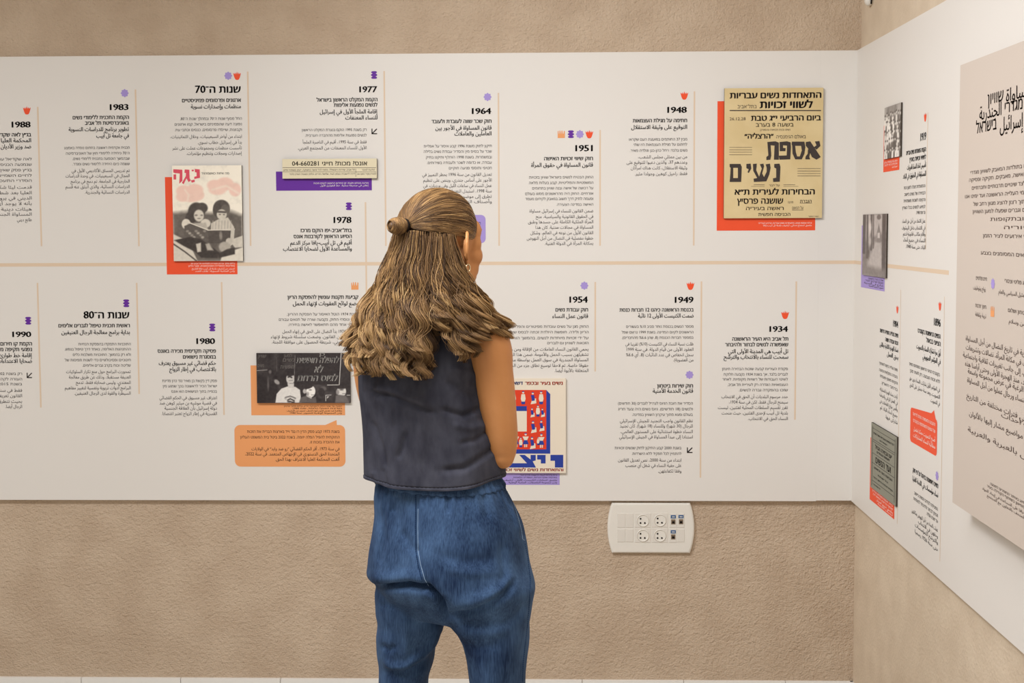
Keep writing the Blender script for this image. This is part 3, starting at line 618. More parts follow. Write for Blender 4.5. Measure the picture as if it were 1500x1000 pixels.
# ---- cream poster with red block and blue letters
PO, S = board('mounted_poster', SB, 716, 554.4, 829, 692.6, .008, 'cream', 'cream', 'cream poster with a red block of small figures and heavy blue letters, beside the elbow', 'poster')
def pp(q): return [(720+x/5.558, 540+y/5.558) for x, y in q]
flat(S, PO, 'blue_block', 'pblue', [pp(q) for q in (
    [(446, 172), (478, 205), (478, 690), (60, 690), (60, 655), (446, 655)], [(60, 303), (287, 303), (287, 343), (60, 343)],
    [(480, 700), (584, 700), (584, 803), (516, 803), (516, 748), (480, 748)], [(372, 700), (440, 700), (440, 770), (402, 770), (402, 738), (372, 738)],
    [(225, 700), (270, 700), (318, 738), (318, 700), (360, 700), (360, 745), (335, 752), (362, 803), (20, 803), (20, 768), (288, 768)],
    [(20, 700), (90, 700), (90, 803), (50, 803), (50, 740), (20, 740)])], .0006)
flat(S, PO, 'red_block', 'pred', [pp(q) for q in ([(287, 172), (446, 172), (446, 655), (287, 655)], [(60, 172), (287, 172), (287, 303), (60, 303)], [(60, 510), (287, 510), (287, 655), (60, 655)])], .0006)
random.seed(5)
def circ(x, y, r, n=10): return [(x+r*math.cos(6.283*k/n), y+r*math.sin(6.283*k/n)) for k in range(n)]
def fig(x, y, s, k):
    wp, bp = [], []
    wp.append(pp(circ(x, y-s*.78, s*.16)))
    body = [(x-s*.24, y-s*.55), (x+s*.24, y-s*.55), (x+s*.34, y+s*.1), (x+s*.22, y+s*.5), (x-s*.22, y+s*.5), (x-s*.34, y+s*.1)]
    if k % 3 == 0: wp.append(pp(body)); bp.append(pp([(x-s*.3, y+s*.5), (x+s*.3, y+s*.5), (x+s*.22, y+s*.85), (x-s*.22, y+s*.85)]))
    elif k % 3 == 1:
        wp.append(pp([(x-s*.42, y-s*.5), (x+s*.42, y-s*.5), (x+s*.2, y), (x-s*.2, y)])); bp.append(pp([(x-s*.22, y), (x+s*.22, y), (x+s*.4, y+s*.55), (x-s*.4, y+s*.55)])); wp.append(pp([(x-s*.2, y+s*.55), (x-s*.05, y+s*.55), (x-s*.05, y+s*.95), (x-s*.2, y+s*.95)])); wp.append(pp([(x+s*.05, y+s*.55), (x+s*.2, y+s*.55), (x+s*.2, y+s*.95), (x+s*.05, y+s*.95)]))
    else:
        bp.append(pp([(x-s*.28, y-s*.55), (x+s*.2, y-s*.55), (x+s*.3, y+s*.2), (x-s*.1, y+s*.3)])); wp.append(pp([(x-s*.1, y+s*.1), (x+s*.45, y-s*.1), (x+s*.5, y+s*.6), (x-s*.3, y+s*.75)]))
    bp.append(pp([(x-s*.17, y-s*.82), (x-s*.1, y-s*.98), (x+s*.1, y-s*.98), (x+s*.17, y-s*.82), (x, y-s*.88)]))
    o = flat(S, PO, 'printed_figure', 'cream', wp, .0010); flat(S, o, 'blue_clothing', 'pblue', bp, .0013)
for i, (x, y, s) in enumerate(((258, 238, 58), (336, 245, 58), (404, 238, 58), (378, 345, 50), (330, 362, 44), (414, 362, 42), (338, 480, 58), (405, 470, 52), (278, 580, 60), (330, 610, 58), (406, 585, 60), (380, 590, 34), (180, 240, 58), (100, 240, 58), (200, 580, 58), (120, 580, 58), (238, 600, 44))): fig(x, y, s, (0, 2, 0, 0, 2, 2, 2, 2, 1, 2, 1, 0, 0, 2, 1, 2, 0)[i])
words(S, PO, 'red_lettering', 'pred', [('נשים בעיר ובכפר', 720+272/5.558, 720+580/5.558, 540+117/5.558, 4.4, .04), ('והתאחדות נשים לשיווי זכויות', 720+66/5.558, 720+585/5.558, 540+822/5.558, 3.9, .03)])
words(S, PO, 'blue_lettering', 'pblue', [('דשא ולהט', 720+80/5.558, 720+256/5.558, 540+117/5.558, 4.4, .04)])

# ---- tan assembly poster
TP, S = board('mounted_poster', SB, 1061.4, 129.3, 1204, 319, .009, 'paper', 'card_edge', 'tan poster of heavy black block lettering mounted over an orange-red card', 'poster')
qx = lambda x: 1040+x/4.168
qy = lambda y: 110+y/4.168
def qq(p): return [(qx(x), qy(y)) for x, y in p]
words(S, TP, 'poster_lettering', 'poster_ink', [
    ('התאחדות נשים עבריות', qx(120), qx(680), qy(122), 8.0, .036), ('לשווי זכויות', qx(303), qx(628), qy(180), 9.6, .04), ('בתל־אביב', qx(168), qx(285), qy(192), 4.6, .0),
    ('ביום הרביעי י״ג טבת', qx(250), qx(678), qy(261), 7.2, .034), ('26.12.28', qx(120), qx(217), qy(266), 4.6, .004), ('בשעה 8 בערב', qx(280), qx(510), qy(303), 5.0, .008),
    ('נשים ובנות תבואנה בהמוניכן', qx(305), qx(490), qy(333), 2.4, .004), ('באולם הגימנסיה', qx(405), qx(585), qy(376), 4.4, .004), ('״הרצליה״', qx(210), qx(388), qy(373), 6.6, .035),
    ('על דבר', qx(360), qx(425), qy(673), 2.6, .004), ('הבחירות לעירית ת״א', qx(150), qx(640), qy(712), 7.6, .032), ('שושנה פרסיץ', qx(165), qx(447), qy(768), 7.6, .026), ('תרצה', qx(475), qx(508), qy(776), 2.8, .0), ('הגברת', qx(550), qx(620), qy(770), 4, .01),
    ('ראשה בעיריה', qx(220), qx(450), qy(813), 4.6, .012), ('על הנאום', qx(502), qx(570), qy(810), 3.6, .006), ('הכניסה חפשית', qx(295), qx(490), qy(850), 4.2, .008), ('דפוס המקור', qx(600), qx(665), qy(862), 1.6, .0)])
flat(S, TP, 'printed_rule', 'poster_ink', [rl(qx(120), qy(213), qx(678), 1.5)] + [rl(qx(118), qy(y), qx(257), .55) for y in (440, 455, 469, 485)] + [rl(qx(534), qy(y), qx(675), .6) for y in (569, 584, 599, 614)] +
     [rl(qx(267), qy(668), qx(333), .55), rl(qx(448), qy(668), qx(520), .55), rl(qx(250), qy(678), qx(333), .4), rl(qx(448), qy(678), qx(540), .4), rl(qx(548), qy(780), qx(622), .5), rl(qx(500), qy(822), qx(570), .6)])
# the two lines of large square letters, each drawn as it is cut
LET = {
 'alef': [[(585, 408), (612, 404), (668, 488), (676, 500), (650, 516), (622, 500), (600, 450), (584, 430)], [(640, 405), (668, 402), (674, 432), (650, 455), (634, 440), (650, 428)], [(598, 450), (612, 470), (606, 500), (612, 514), (582, 514), (584, 496), (596, 480)]],
 'samekh': [[(500, 406), (576, 406), (582, 440), (576, 480), (560, 514), (520, 514), (504, 480), (502, 432), (498, 422)]],
 'samekh_eye': [[(520, 432), (556, 432), (560, 460), (548, 496), (532, 496), (524, 470)]],
 'pe': [[(424, 408), (470, 404), (492, 410), (494, 440), (490, 514), (424, 516), (420, 492), (468, 490), (470, 430), (446, 428), (446, 444), (462, 446), (460, 464), (426, 464)]],
 'tav': [[(350, 408), (400, 404), (420, 412), (420, 516), (390, 516), (394, 430), (370, 428), (374, 490), (368, 516), (344, 518), (344, 500), (356, 490), (352, 432)]],
 'nun': [[(392, 542), (424, 540), (430, 560), (426, 650), (386, 652), (384, 630), (404, 626), (404, 570), (392, 564)]],
 'shin': [[(262, 542), (286, 540), (282, 580), (300, 620), (316, 570), (304, 544), (326, 540), (330, 556), (318, 600), (330, 622), (346, 590), (346, 566), (340, 544), (366, 540), (370, 566), (362, 606), (344, 648), (268, 652), (266, 632), (288, 628), (264, 584)]],
 'yod': [[(222, 542), (248, 540), (252, 570), (236, 598), (230, 592), (236, 574), (222, 568)]],
 'mem': [[(120, 542), (186, 542), (194, 560), (190, 652), (120, 652), (124, 600), (126, 566), (120, 560)]],
 'mem_eye': [[(142, 566), (170, 566), (170, 628), (142, 628)]]}
flat(S, TP, 'heavy_lettering', 'poster_ink', [qq(p) for k in ('alef', 'samekh', 'pe', 'tav', 'nun', 'shin', 'yod', 'mem') for p in LET[k]], .0009)
flat(S, TP, 'letter_counter', 'paper', [qq(p) for k in ('samekh_eye', 'mem_eye') for p in LET[k]], .0013)

# ------------------------------------------------------------------ right-hand panel
def rcard(L, T, R, B, m, rows, ink): return card(PR, SR, L, T, R, B, m, rows, ink, 2.6)
rcard(1295, 184, 1317.5, 248.5, 'red', [('כיתת בנות בגימנסיה, צילום', 1296, 1315, 235), ('אוסף ארכיון העיר תל אביב', 1296, 1315, 239), ('تصوير أرشيف', 1307, 1315, 243)], 'white_ink')
rcard(1262.6, 330, 1295.8, 426.8, 'lilac', [('שדרה בעיר בראשיתה', 1272, 1294, 411), ('אוסף ארכיון העיר', 1268, 1294, 414.6), ('شارع في المدينة', 1266, 1294, 418.5), ('تصوير أرشيف المدينة', 1273, 1294, 422)], 'ink_soft')
rcard(1275.3, 640, 1310, 760.6, 'red', [('כרזה, אספת פועלים, ארכיון', 1278, 1308, 741), ('אוסף כרזות הספרייה', 1279, 1308, 746), ('ملصق تجمع العمال', 1284, 1308, 751), ('أرشيف المدينة', 1286, 1308, 755)], 'white_ink')
icon(PR, SR, 'tulip', 1355.5, 171.5, 1.1); divider(PR, SR, 1358, 165, 1357.5, 365, 2.0)
entry(PR, SR, '1919', 1348.5, 1357, 192.6, 204.4, 1356.7, [('הקמת התאחדות נשים עבריות', 1327.8, 218.5), ('לשיווי זכויות בארץ', 1332.6, 229.6)], [('تأسيس اتحاد النساء العبريات', 1329, 241.5), ('للمساواة في الحقوق في البلاد', 1323, 254.4)],
      [('ההתאחדות פעלה למען זכות', 1324.4, 271.9), ('הבחירה של נשים ביישוב', 1325, 282.2), ('והקימה לשכות משפטיות', 1324, 292.2), ('לסיוע לנשים בכל הארץ', 1322, 302.6), ('עד שנת 1948.', 1342, 311)],
      [('عمل الاتحاد من أجل حق النساء', 1322, 323.7), ('في الانتخاب داخل الييشوف', 1321.5, 334), ('وأقام مكاتب قانونية لدعم', 1323, 343.3), ('النساء في جميع أنحاء', 1323.5, 352.6), ('البلاد حتى سنة 1948.', 1327, 362.6)], 1355.7, 1.25)
icon(PR, SR, 'tulip', 1314.6, 452.8); divider(PR, SR, 1318, 424, 1316, 768, 1.8)
entry(PR, SR, '1904', 1308.5, 1315.8, 470, 480, 1315.9, [('נשים בעלייה השנייה דורשות', 1289, 491.7), ('זכות עבודה שווה', 1297, 503)], [('نساء الهجرة الثانية يطالبن', 1288.5, 513.5), ('بحق العمل', 1299.5, 524.5)],
      [('נשות העלייה ביקשו להשתתף', 1288, 542), ('בעבודה החקלאית ובהגנה', 1288, 552.4), ('והקימו משקי פועלות', 1289, 561.5), ('ברחבי הארץ.', 1291, 570.9)],
      [('أرادت نساء الهجرة المشاركة', 1289, 582), ('في العمل الزراعي والحراسة', 1288.5, 591), ('وأقمن مزارع العاملات في', 1288.5, 600.4), ('جميع أنحاء البلاد ثم', 1289.5, 609.8), ('شاركن فيها.', 1297, 619.7)], 1315, 1.15)
icon(PR, SR, 'tulip', 1377, 447.9, 1.15); divider(PR, SR, 1381.5, 434, 1379, 824, 1.9)
entry(PR, SR, '1896', 1368.3, 1378.2, 467, 478.6, 1378, [('הנשים הראשונות בקונגרס', 1344.5, 493), ('הציוני בבאזל', 1356.8, 504)], [('أول مرة تشارك النساء بالتصويت', 1342.5, 518.4), ('في المؤتمر الصهيوني', 1351.5, 530.7)],
      [('בקונגרס הציוני הראשון השתתפו נשים', 1332, 549), ('ללא זכות הצבעה, רק לאחר מכן', 1333, 559.4)], [('في المؤتمر الأول شاركت النساء دون حق', 1332, 571.7), ('التصويت، وبعد سنة حصلن على الحق', 1332.5, 582), ('في التصويت.', 1363, 592)], 1377, 1.3)
bubble(PR, SR, 1334, 595.8, 1372.3, 668.5, 7, [(1369.5, 607), (1368.5, 600.5), (1364.5, 605)], 'red',
       [('ההצבעה התאפשרה הודות לדרישה', 1337.5, 1370.5, 622, 1), ('של הנשים המשתתפות בקונגרס', 1338, 1370.5, 632, 1), ('أصبح التصويت ممكنًا بفضل', 1338.5, 1370.5, 645, 1.15), ('مطالبة النساء المشاركات', 1338, 1370.5, 655, 1.15)], 'white_ink', 4.4)
icon(PR, SR, 'blob', 1372.8, 696.8, 1.2)
entry(PR, SR, None, 0, 0, 0, 0, 1374.5, [('נשים ראשונות בניהול על פי חוק', 1337, 712)], [('نساء مؤسسات في اللجنة العليا', 1336.5, 726)],
      [('הפעילות לקידום הנשים ביישוב', 1339, 746), ('וזכותן לבחור ולהיבחר למוסדות', 1338, 755.4), ('עד שנת 1926.', 1357, 764)],
      [('عملت النساء من أجل النهوض بمكانتهن', 1335, 776.7), ('وحقهن في الانتخاب', 1345, 786), ('والترشح للمؤسسات', 1340, 795), ('حتى سنة 1926 رسميًا', 1340, 805.4)], 1374, 1.3)

# two photographs and the grey poster on the right-hand panel
PH, S = board('mounted_photograph', SR, 1296, 158.3, 1319, 228.6, .0045, None, 'card_edge', 'small upright black and white photograph over an orange-red card, high on the right-hand panel', 'photograph')
C = Canvas(90, 110, 0, 0, 100, 120, .5); random.seed(8); C.grain(.10, 6, 3, 1, 3)
for r in range(5):
    for k in range(9):
        x = 6+k*11.5+random.uniform(-2, 2)+(r % 2)*5; y = 20+r*20+random.uniform(-3, 3); v = random.choice((.2, .95, .85, .3))
        C.poly([(x-4.5, y+6), (x+4.5, y+6), (x+6, y+30), (x-6, y+30)], v, 4); C.ell(x, y, 3.2, 4.2, .8, 2); C.ell(x, y-3, 3.6, 2.4, .2, 2)
C.grain(.04, 2, 6)
C.build('photo_print', S, 1296, 158.3, 1319, 228.6, M['print'], PH, (58, 50, 46), (255, 248, 238))
PH2, S = board('mounted_photograph', SR, 1264.2, 314.3, 1297.7, 407.4, .0045, None, 'card_edge', 'black and white photograph of a path between trees over a lilac card', 'photograph')
C = Canvas(90, 120, 110, 105, 370, 830, .42); random.seed(3); C.grain(.05, 8, 5)
C.poly([(110, 105), (370, 105), (370, 300), (110, 420)], .68, 40)
C.poly([(250, 430), (320, 430), (340, 800), (130, 830), (180, 640)], .66, 30)
for x, w_, y in ((130, 34, 560), (165, 18, 620), (210, 20, 520), (232, 10, 500), (345, 40, 830)): C.line([(x, 100), (x+random.uniform(-6, 6), y)], w_, .18, 12)
C.ell(290, 140, 22, 30, .3, 10); C.poly([(272, 310), (290, 210), (308, 310)], .4, 8); C.poly([(270, 310), (310, 310), (310, 430), (270, 430)], .42, 10); C.poly([(278, 320), (302, 320), (302, 380), (278, 380)], .75, 6)
C.ell(195, 260, 16, 70, .82, 16); C.ell(195, 420, 14, 60, .7, 14); C.ell(180, 560, 12, 60, .25, 14)
C.poly([(110, 700), (370, 740), (370, 830), (110, 830)], .4, 60); C.grain(.04, 2, 7)
C.build('photo_print', S, 1264.2, 314.3, 1297.7, 407.4, M['print'], PH2, (58, 48, 44), (255, 246, 238))
GP, S = board('mounted_poster', SR, 1276.6, 618, 1312.3, 742, .005, 'grey_paper', 'card_edge', 'grey-green poster of black lettering over an orange-red card, low near the corner', 'poster')
u0, v0, u1, v1 = rect_uv(S, 1276.6, 618, 1312.3, 742)
def gp(rows, name, m, off):
    mb = MB()
    for s, a_, b_, yy, hh in rows:
        t, f, wd = text2d(visual(s), off); U0 = u0+(u1-u0)*a_; U1 = u0+(u1-u0)*b_; H = (v1-v0)*hh/.6
        mb.add(S.w(np.column_stack([U0+t[:, 0]*(U1-U0), v1-(v1-v0)*yy+(t[:, 1]-.3)*H]), .0009), f)
    mb.build(name, M[m], GP)
gp([('לכל הנשים העבריות אשר בארץ', .1, .9, .14, .026), ('הסתדרות', .35, .65, .2, .02), ('יום הבחירה הגדול', .18, .82, .335, .05), ('לאספת הנבחרים', .25, .75, .40, .03),
    ('ועד הנשים', .2, .8, .53, .085), ('הצבענה בעד הרשימה', .14, .86, .66, .03), ('כל אחת', .3, .7, .74, .022), ('נקודת הבחירה ברחוב הרצל', .12, .88, .81, .022), ('הוועד', .1, .4, .92, .02)], 'poster_lettering', 'poster_ink', .02)
mb = MB()
for y in (.07, .24, .27, .45, .6, .87): mb.add(*poly(S, [(u0+(u1-u0)*.07, v1-(v1-v0)*(y+.006)), (u0+(u1-u0)*.93, v1-(v1-v0)*(y+.006)), (u0+(u1-u0)*.93, v1-(v1-v0)*y), (u0+(u1-u0)*.07, v1-(v1-v0)*y)], .0008, False))
for x in (.05, .94): mb.add(*poly(S, [(u0+(u1-u0)*x, v0+(v1-v0)*.04), (u0+(u1-u0)*(x+.012), v0+(v1-v0)*.04), (u0+(u1-u0)*(x+.012), v1-(v1-v0)*.04), (u0+(u1-u0)*x, v1-(v1-v0)*.04)], .0008, False))
mb.build('printed_rule', M['poster_ink'], GP)

# ---- the beige introduction board, standing off the panel
BT, BOFF = .018, .034
S = Surf('r', BOFF+BT)
c0 = S.uv(1406, 96); c1 = S.uv(1396, 736); u0 = (c0[0]+c1[0])/2; u1 = u0+.78; v1, v0 = c0[1], c1[1]
TB = empty('text_board', S.w([((u0+u1)/2, v0)])[0], 'large beige introduction board standing off the right-hand panel', 'text board')
x1, x0 = XR-BOFF, XR-BOFF-BT
MB().box((x0, -u1, v0), (x1, -u0, v1)).build('board_sheet', M['beige'], TB)
mb = MB()
for u in (u0+.12, u1-.12):
    for v in (v0+.12, v1-.12): mb.box((x1, -u-.02, v-.02), (XR-.0005, -u+.02, v+.02))
mb.build('spacer', M['card_edge'], TB)
def bl(mb, s, Lpx, width, y, h, off=.006):
    """a line that starts at pixel (Lpx, y) and is width metres long"""
    a = S.uv(Lpx, y); t, f, wd = text2d(visual(s), off); k = S.scale(Lpx, y)*h/.6
    mb.add(S.w(np.column_stack([a[0]+t[:, 0]*width, a[1]+(t[:, 1]-.3)*k]), .0006), f)
pw = lambda xa, xb, y: S.uv(xb, y)[0]-S.uv(xa, y)[0]
mb = MB()
for s, xa, xb, y, h in (('שוויון', 1447, 1470, 146, 15), ('المساواة', 1474, 1518, 141, 16), ('الجندريّة', 1435, 1467, 168, 16), ('מגדרי', 1472, 1498, 158, 15), ('בישראל', 1430, 1460, 188, 15), ('إسرائيل', 1465, 1499, 184, 17)):
    bl(mb, s, xa, pw(xa, xb, y), y, h, .008)
mb.build('board_title', M['brown_ink'], TB)
heb = ['קיר זה מציג אירועים מרכזיים בתולדות המאבק לשוויון מגדרי', 'בישראל, ציוני דרך במעמד האישה, מאבקים, חקיקה ופסיקה', 'בחברה, במשפחה ובעבודה, לצד שינויים תרבותיים וחברתיים', 'שהתרחשו בעיר ובארץ, מימי העלייה הראשונה ועד ימינו אנו', 'בחירת האירועים נעשתה מתוך רצון להציג מגוון רחב של', 'קולות ונקודות מבט של נשים וגברים שפעלו למען השוויון', 'בתחומים שונים ובתקופות', 'שונות בהיסטוריה', 'אנו מזמינות אתכן להוסיף אירועים לציר הזמן', 'הקיר מחולק לארבעה נושאים המסומנים בצבע']
mb = MB()
for s, lx, y in zip(heb, (1422, 1420, 1424, 1414, 1426, 1425, 1451, 1471, 1440, 1437), (253, 264, 275.5, 288, 299, 310, 321, 333, 345, 370)):
    if y > 360: mb.build('hebrew_paragraph', M['brown_ink'], TB); mb = MB()
    bl(mb, s, lx, .60-(lx-1414)*.0062*.5, y, 4.6)
for s, lx, wd, y in (('חיים פוליטיים', 1430, .065, 407), ('زواج وتوظيف', 1426, .075, 421), ('חינוך תרבות', 1429, .065, 447), ('تربية وثقافة', 1429, .065, 460), ('ייצוג פוליטי וציבורי', 1472, .12, 411), ('التمثيل السياسي والعام', 1463, .15, 427), ('ביטחון ושלום', 1477, .10, 454), ('أمن وسلام', 1478, .09, 470)):
    lg = MB(); bl(lg, s, lx, wd, y, 5.0); lg.build('legend_line', M['brown_ink'], TB)
mb.build('hebrew_paragraph', M['brown_ink'], TB)
arb = ['يعرض هذا الحائط أحداثًا مركزيّة في تاريخ النضال من أجل المساواة', 'الجندريّة في إسرائيل، محطات في مكانة المرأة، نضالات وتشريعات', 'في المجتمع والعائلة والعمل، إلى جانب تغييرات ثقافيّة واجتماعيّة', 'حدثت في المدينة وفي البلاد، منذ الهجرة الأولى وحتى أيامنا هذه', 'اختيرت الأحداث من خلال الرغبة في عرض مجموعة واسعة', 'من الأصوات ووجهات النظر لنساء ورجال عملوا من أجل المساواة', 'في مجالات مختلفة وفي فترات مختلفة من التاريخ', 'نحن ندعوكن لإضافة أحداث', 'الحائط مقسم إلى أربعة مواضيع مشار إليها بالألوان', 'كتبت النصوص بالعبرية والعربية']
mb = MB()
for s, lx, y in zip(arb, (1415, 1415, 1411, 1414, 1418, 1417, 1416, 1467, 1420, 1418), (495, 508, 519, 532, 543, 556, 579, 607, 605, 628)):
    bl(mb, s, lx, .60-(lx-1411)*.006*.5, y, 6.2)
mb.build('arabic_paragraph', M['brown_ink'], TB)
mb = MB()
for s, lx, y in (('תודה לארכיון העיר תל אביב-יפו על הסיוע באיתור החומרים לתצוגה', 1451, 708), ('הטקסטים נכתבו על ידי צוות המוזיאון בשיתוף הקהילה בעיר', 1446, 711), ('نشكر أرشيف مدينة تل أبيب-يافا على المساعدة في إيجاد المواد', 1439, 714.5), ('كتبت النصوص من قبل طاقم المتحف بالتعاون مع المجتمع', 1446, 725)):
    bl(mb, s, lx, .42, y, 3.4)
mb.build('footnote', M['brown_ink'], TB)
icon(TB, S, 'blob', 1454.6, 415.5, 1.35); icon(TB, S, 'crown', 1454, 456, 1.4)

# ------------------------------------------------------------------ socket plate on the back wall
def sx(x): return at(880+x/10, 770, PT-.012)[0]
def sz(y): return at(950, 730+y/10, PT-.012)[2]
YW = PT                                    # wall face
SP = empty('wall_socket_plate', (sx(740), YW, sz(800)), 'white plastic socket plate with four outlets and blue-tagged data ports under the panel', 'socket plate')
def outline(x0, x1, y0, y1, bul, n=12):
    pts = []
    for k in range(n+1):
        t = k/n; pts.append((x1+bul*math.sin(math.pi*t)**.8, y0+(y1-y0)*t))
    for k in range(n+1):
        t = k/n; pts.append((x0-bul*math.sin(math.pi*t)**.8, y1-(y1-y0)*t))
    return np.array(pts)
o_out = outline(165, 1310, 65, 800, 66)
cen = np.array([737, 432])
rings = [(1.0, YW+.0), (1.0, YW-.007), (.985, YW-.0105), (.95, YW-.0125), (.90, YW-.0128)]
mb = MB(); V = []; n = len(o_out)
for k, yy in rings:
    p = cen+(o_out-cen)*np.array([1-(1-k)*.75, k]); V += [(sx(a), yy, sz(b)) for a, b in p]
Fc = []
for r in range(len(rings)-1):
    for i in range(n):
        j = (i+1) % n; Fc.append((r*n+i, r*n+j, (r+1)*n+j, (r+1)*n+i))
# opening for the modules: bridge the last ring to a rectangle
Fc.append(tuple(range((len(rings)-1)*n, len(rings)*n)))
mb.add(V, Fc); fr = mb.build('plate_frame', M['plastic'], SP, False)
yf = YW-.0128
def module(name, x0, y0, x1, y1, m, y=.0012, bev=.0008, parent=None):
    a, b, c, d = sx(x0), sx(x1), sz(y1), sz(y0); e = bev
    v = [(a, yf, c), (b, yf, c), (b, yf, d), (a, yf, d), (a, yf-y+e, c), (b, yf-y+e, c), (b, yf-y+e, d), (a, yf-y+e, d), (a+e, yf-y, c+e), (b-e, yf-y, c+e), (b-e, yf-y, d-e), (a+e, yf-y, d-e)]
    f = [(0, 1, 5, 4), (1, 2, 6, 5), (2, 3, 7, 6), (3, 0, 4, 7), (4, 5, 9, 8), (5, 6, 10, 9), (6, 7, 11, 10), (7, 4, 8, 11), (8, 9, 10, 11), (0, 3, 2, 1)]
    return mesh_obj(name, v, f, M[m], parent or SP)
for a, b, c, d in ((243, 215, 361, 424), (369, 215, 478, 424), (243, 444, 361, 636), (369, 444, 478, 636)): module('blank_cover', a, b, c, d, 'plastic_dim')
def disc(cx, cy, r, y, n=28, r2=None):
    return [(sx(cx+r*math.cos(6.28318*k/n)), y, sz(cy+(r2 or r)*math.sin(6.28318*k/n))) for k in range(n)]
for cx, cy in ((617, 318), (867, 314), (617, 537), (867, 537)):
    so = module('power_socket', cx-118, cy-106, cx+116, cy+106, 'plastic_dim')
    # recessed well: rim ring standing out of the module, its floor set back
    y0 = yf-.0012
    R0, R1, R2 = disc(cx, cy, 92, y0-.0003), disc(cx, cy, 84, y0-.0030), disc(cx, cy, 76, y0-.0004)
    n = len(R0); v = R0+R1+R2; f = [(i, (i+1) % n, n+(i+1) % n, n+i) for i in range(n)]+[(n+i, n+(i+1) % n, 2*n+(i+1) % n, 2*n+i) for i in range(n)]+[tuple(range(2*n, 3*n))]
    mesh_obj('socket_well', v, f, M['plastic'], so)
    for dx, dy in ((-35, -25), (-35, 37), (28, 37)):
        d = disc(cx+dx, cy+dy, 13, y0-.0012, 14); e = disc(cx+dx, cy+dy, 13, y0-.0002, 14)
        mesh_obj('pin_hole', d+e, [tuple(range(14))]+[(i, (i+1) % 14, 14+(i+1) % 14, 14+i) for i in range(14)], M['slot'], so)
for cx, cy in ((1062, 320), (1175, 318), (1062, 540)):
    dp = module('data_port', cx-58, cy-104, cx+50, cy+104, 'plastic_dim')
    module('blue_tag', cx-38, cy-80, cx+37, cy-33, 'blue_label', .0022, parent=dp)
    pf = module('port_face', cx-33, cy-20, cx+33, cy+56, 'port', .0018, parent=dp)
    module('port_opening', cx-20, cy+6, cx+20, cy+44, 'slot', .0022, parent=dp)
    t = MB(); zz = sz(cy-56)
    for k in (-1, 0, 1): t.add([(sx(cx+k*15-6), yf-.00235, zz-.0016), (sx(cx+k*15+6), yf-.00235, zz-.0016), (sx(cx+k*15+6), yf-.00235, zz+.0016), (sx(cx+k*15-6), yf-.00235, zz+.0016)], [(0, 1, 2, 3)])
    t.build('tag_print', M['plastic'], dp)
module('blank_cover', 1122, 446, 1228, 636, 'plastic_dim')

# small white cable clip high on the right-hand wall
cp = at_r(1272, 1, WXR-.01)
CC = empty('cable_clip', (WXR, cp[1], cp[2]), 'small white clip with a dark cable high on the right-hand wall by the corner', 'cable clip')
def tube(pts, r, n=10, cap=True):
    P = np.array(pts, float); r = np.broadcast_to(np.asarray(r, float), (len(P),)); V = []; Fq = []
    T = np.gradient(P, axis=0); up = np.array([0, 0, 1.0])
    t0 = T[0]/np.linalg.norm(T[0]); a = np.cross(t0, up)
    if np.linalg.norm(a) < .1: a = np.cross(t0, [1, 0, 0])
    a /= np.linalg.norm(a)
    for i in range(len(P)):
        t = T[i]/(np.linalg.norm(T[i])+1e-12); a = a-t*np.dot(a, t); a /= np.linalg.norm(a)+1e-12; b = np.cross(t, a)
        for k in range(n):
            th = 2*math.pi*k/n; V.append(P[i]+r[i]*(a*math.cos(th)+b*math.sin(th)))
    for i in range(len(P)-1):
        for k in range(n):
            j = (k+1) % n; Fq.append((i*n+k, i*n+j, (i+1)*n+j, (i+1)*n+k))
    if cap: Fq += [tuple(range(n))[::-1], tuple((len(P)-1)*n+k for k in range(n))]
    return np.array(V), Fq
def ellipsoid(c, ra, A=None, nu=24, nv=16):
    """closed ellipsoid; A rows are the axes"""
    A = np.eye(3) if A is None else np.array(A); V = []; Fq = []
    for j in range(nv+1):
        ph = math.pi*j/nv
        for i in range(nu):
            th = 2*math.pi*i/nu; V.append(np.array(c)+(np.array([math.sin(ph)*math.cos(th), math.sin(ph)*math.sin(th), math.cos(ph)])*np.array(ra))@A)
    for j in range(nv):
        for i in range(nu):
            k = (i+1) % nu; Fq.append((j*nu+i, (j+1)*nu+i, (j+1)*nu+k, j*nu+k))
    return np.array(V), Fq
MB().add(*ellipsoid((WXR-.008, cp[1], cp[2]+.002), (.014, .015, .018))).build('clip_body', M['plastic'], CC, True)
MB().add(*tube([(WXR-.006, cp[1]-.020+.002*k, cp[2]-.012+.0045*k*k/4) for k in range(2)]+[(WXR-.006, cp[1]-.020-.002*k, cp[2]-.008+.012*k) for k in range(1, 12)], .0024, 8)).build('dark_cable', M['slot'], CC, True)
#PERSON#
# ------------------------------------------------------------------ the visitor
rng = np.random.RandomState(11)
def fast_mesh(name, V, Q, m, parent=None, smooth=True, colors=None):
    """vertices n x 3 and quads or triangles as one integer array"""
    me = bpy.data.meshes.new(name); V = np.ascontiguousarray(V, np.float32); Q = np.ascontiguousarray(Q, np.int32); k = Q.shape[1]
    me.vertices.add(len(V)); me.vertices.foreach_set('co', V.ravel())
    me.loops.add(Q.size); me.loops.foreach_set('vertex_index', Q.ravel())
    me.polygons.add(len(Q)); me.polygons.foreach_set('loop_start', np.arange(0, Q.size, k, dtype=np.int32))
    me.update(calc_edges=True); me.validate()
    me.polygons.foreach_set('use_smooth', [smooth]*len(me.polygons))
    if colors is not None:
        a = me.color_attributes.new('Strand', 'FLOAT_COLOR', 'POINT'); a.data.foreach_set('color', np.column_stack([colors, np.ones(len(colors))]).astype(np.float32).ravel())
    me.materials.append(m); o = bpy.data.objects.new(name, me); COL.objects.link(o)
    if parent is not None: o.parent = parent; o.matrix_parent_inverse = parent.matrix_world.inverted()
    return o
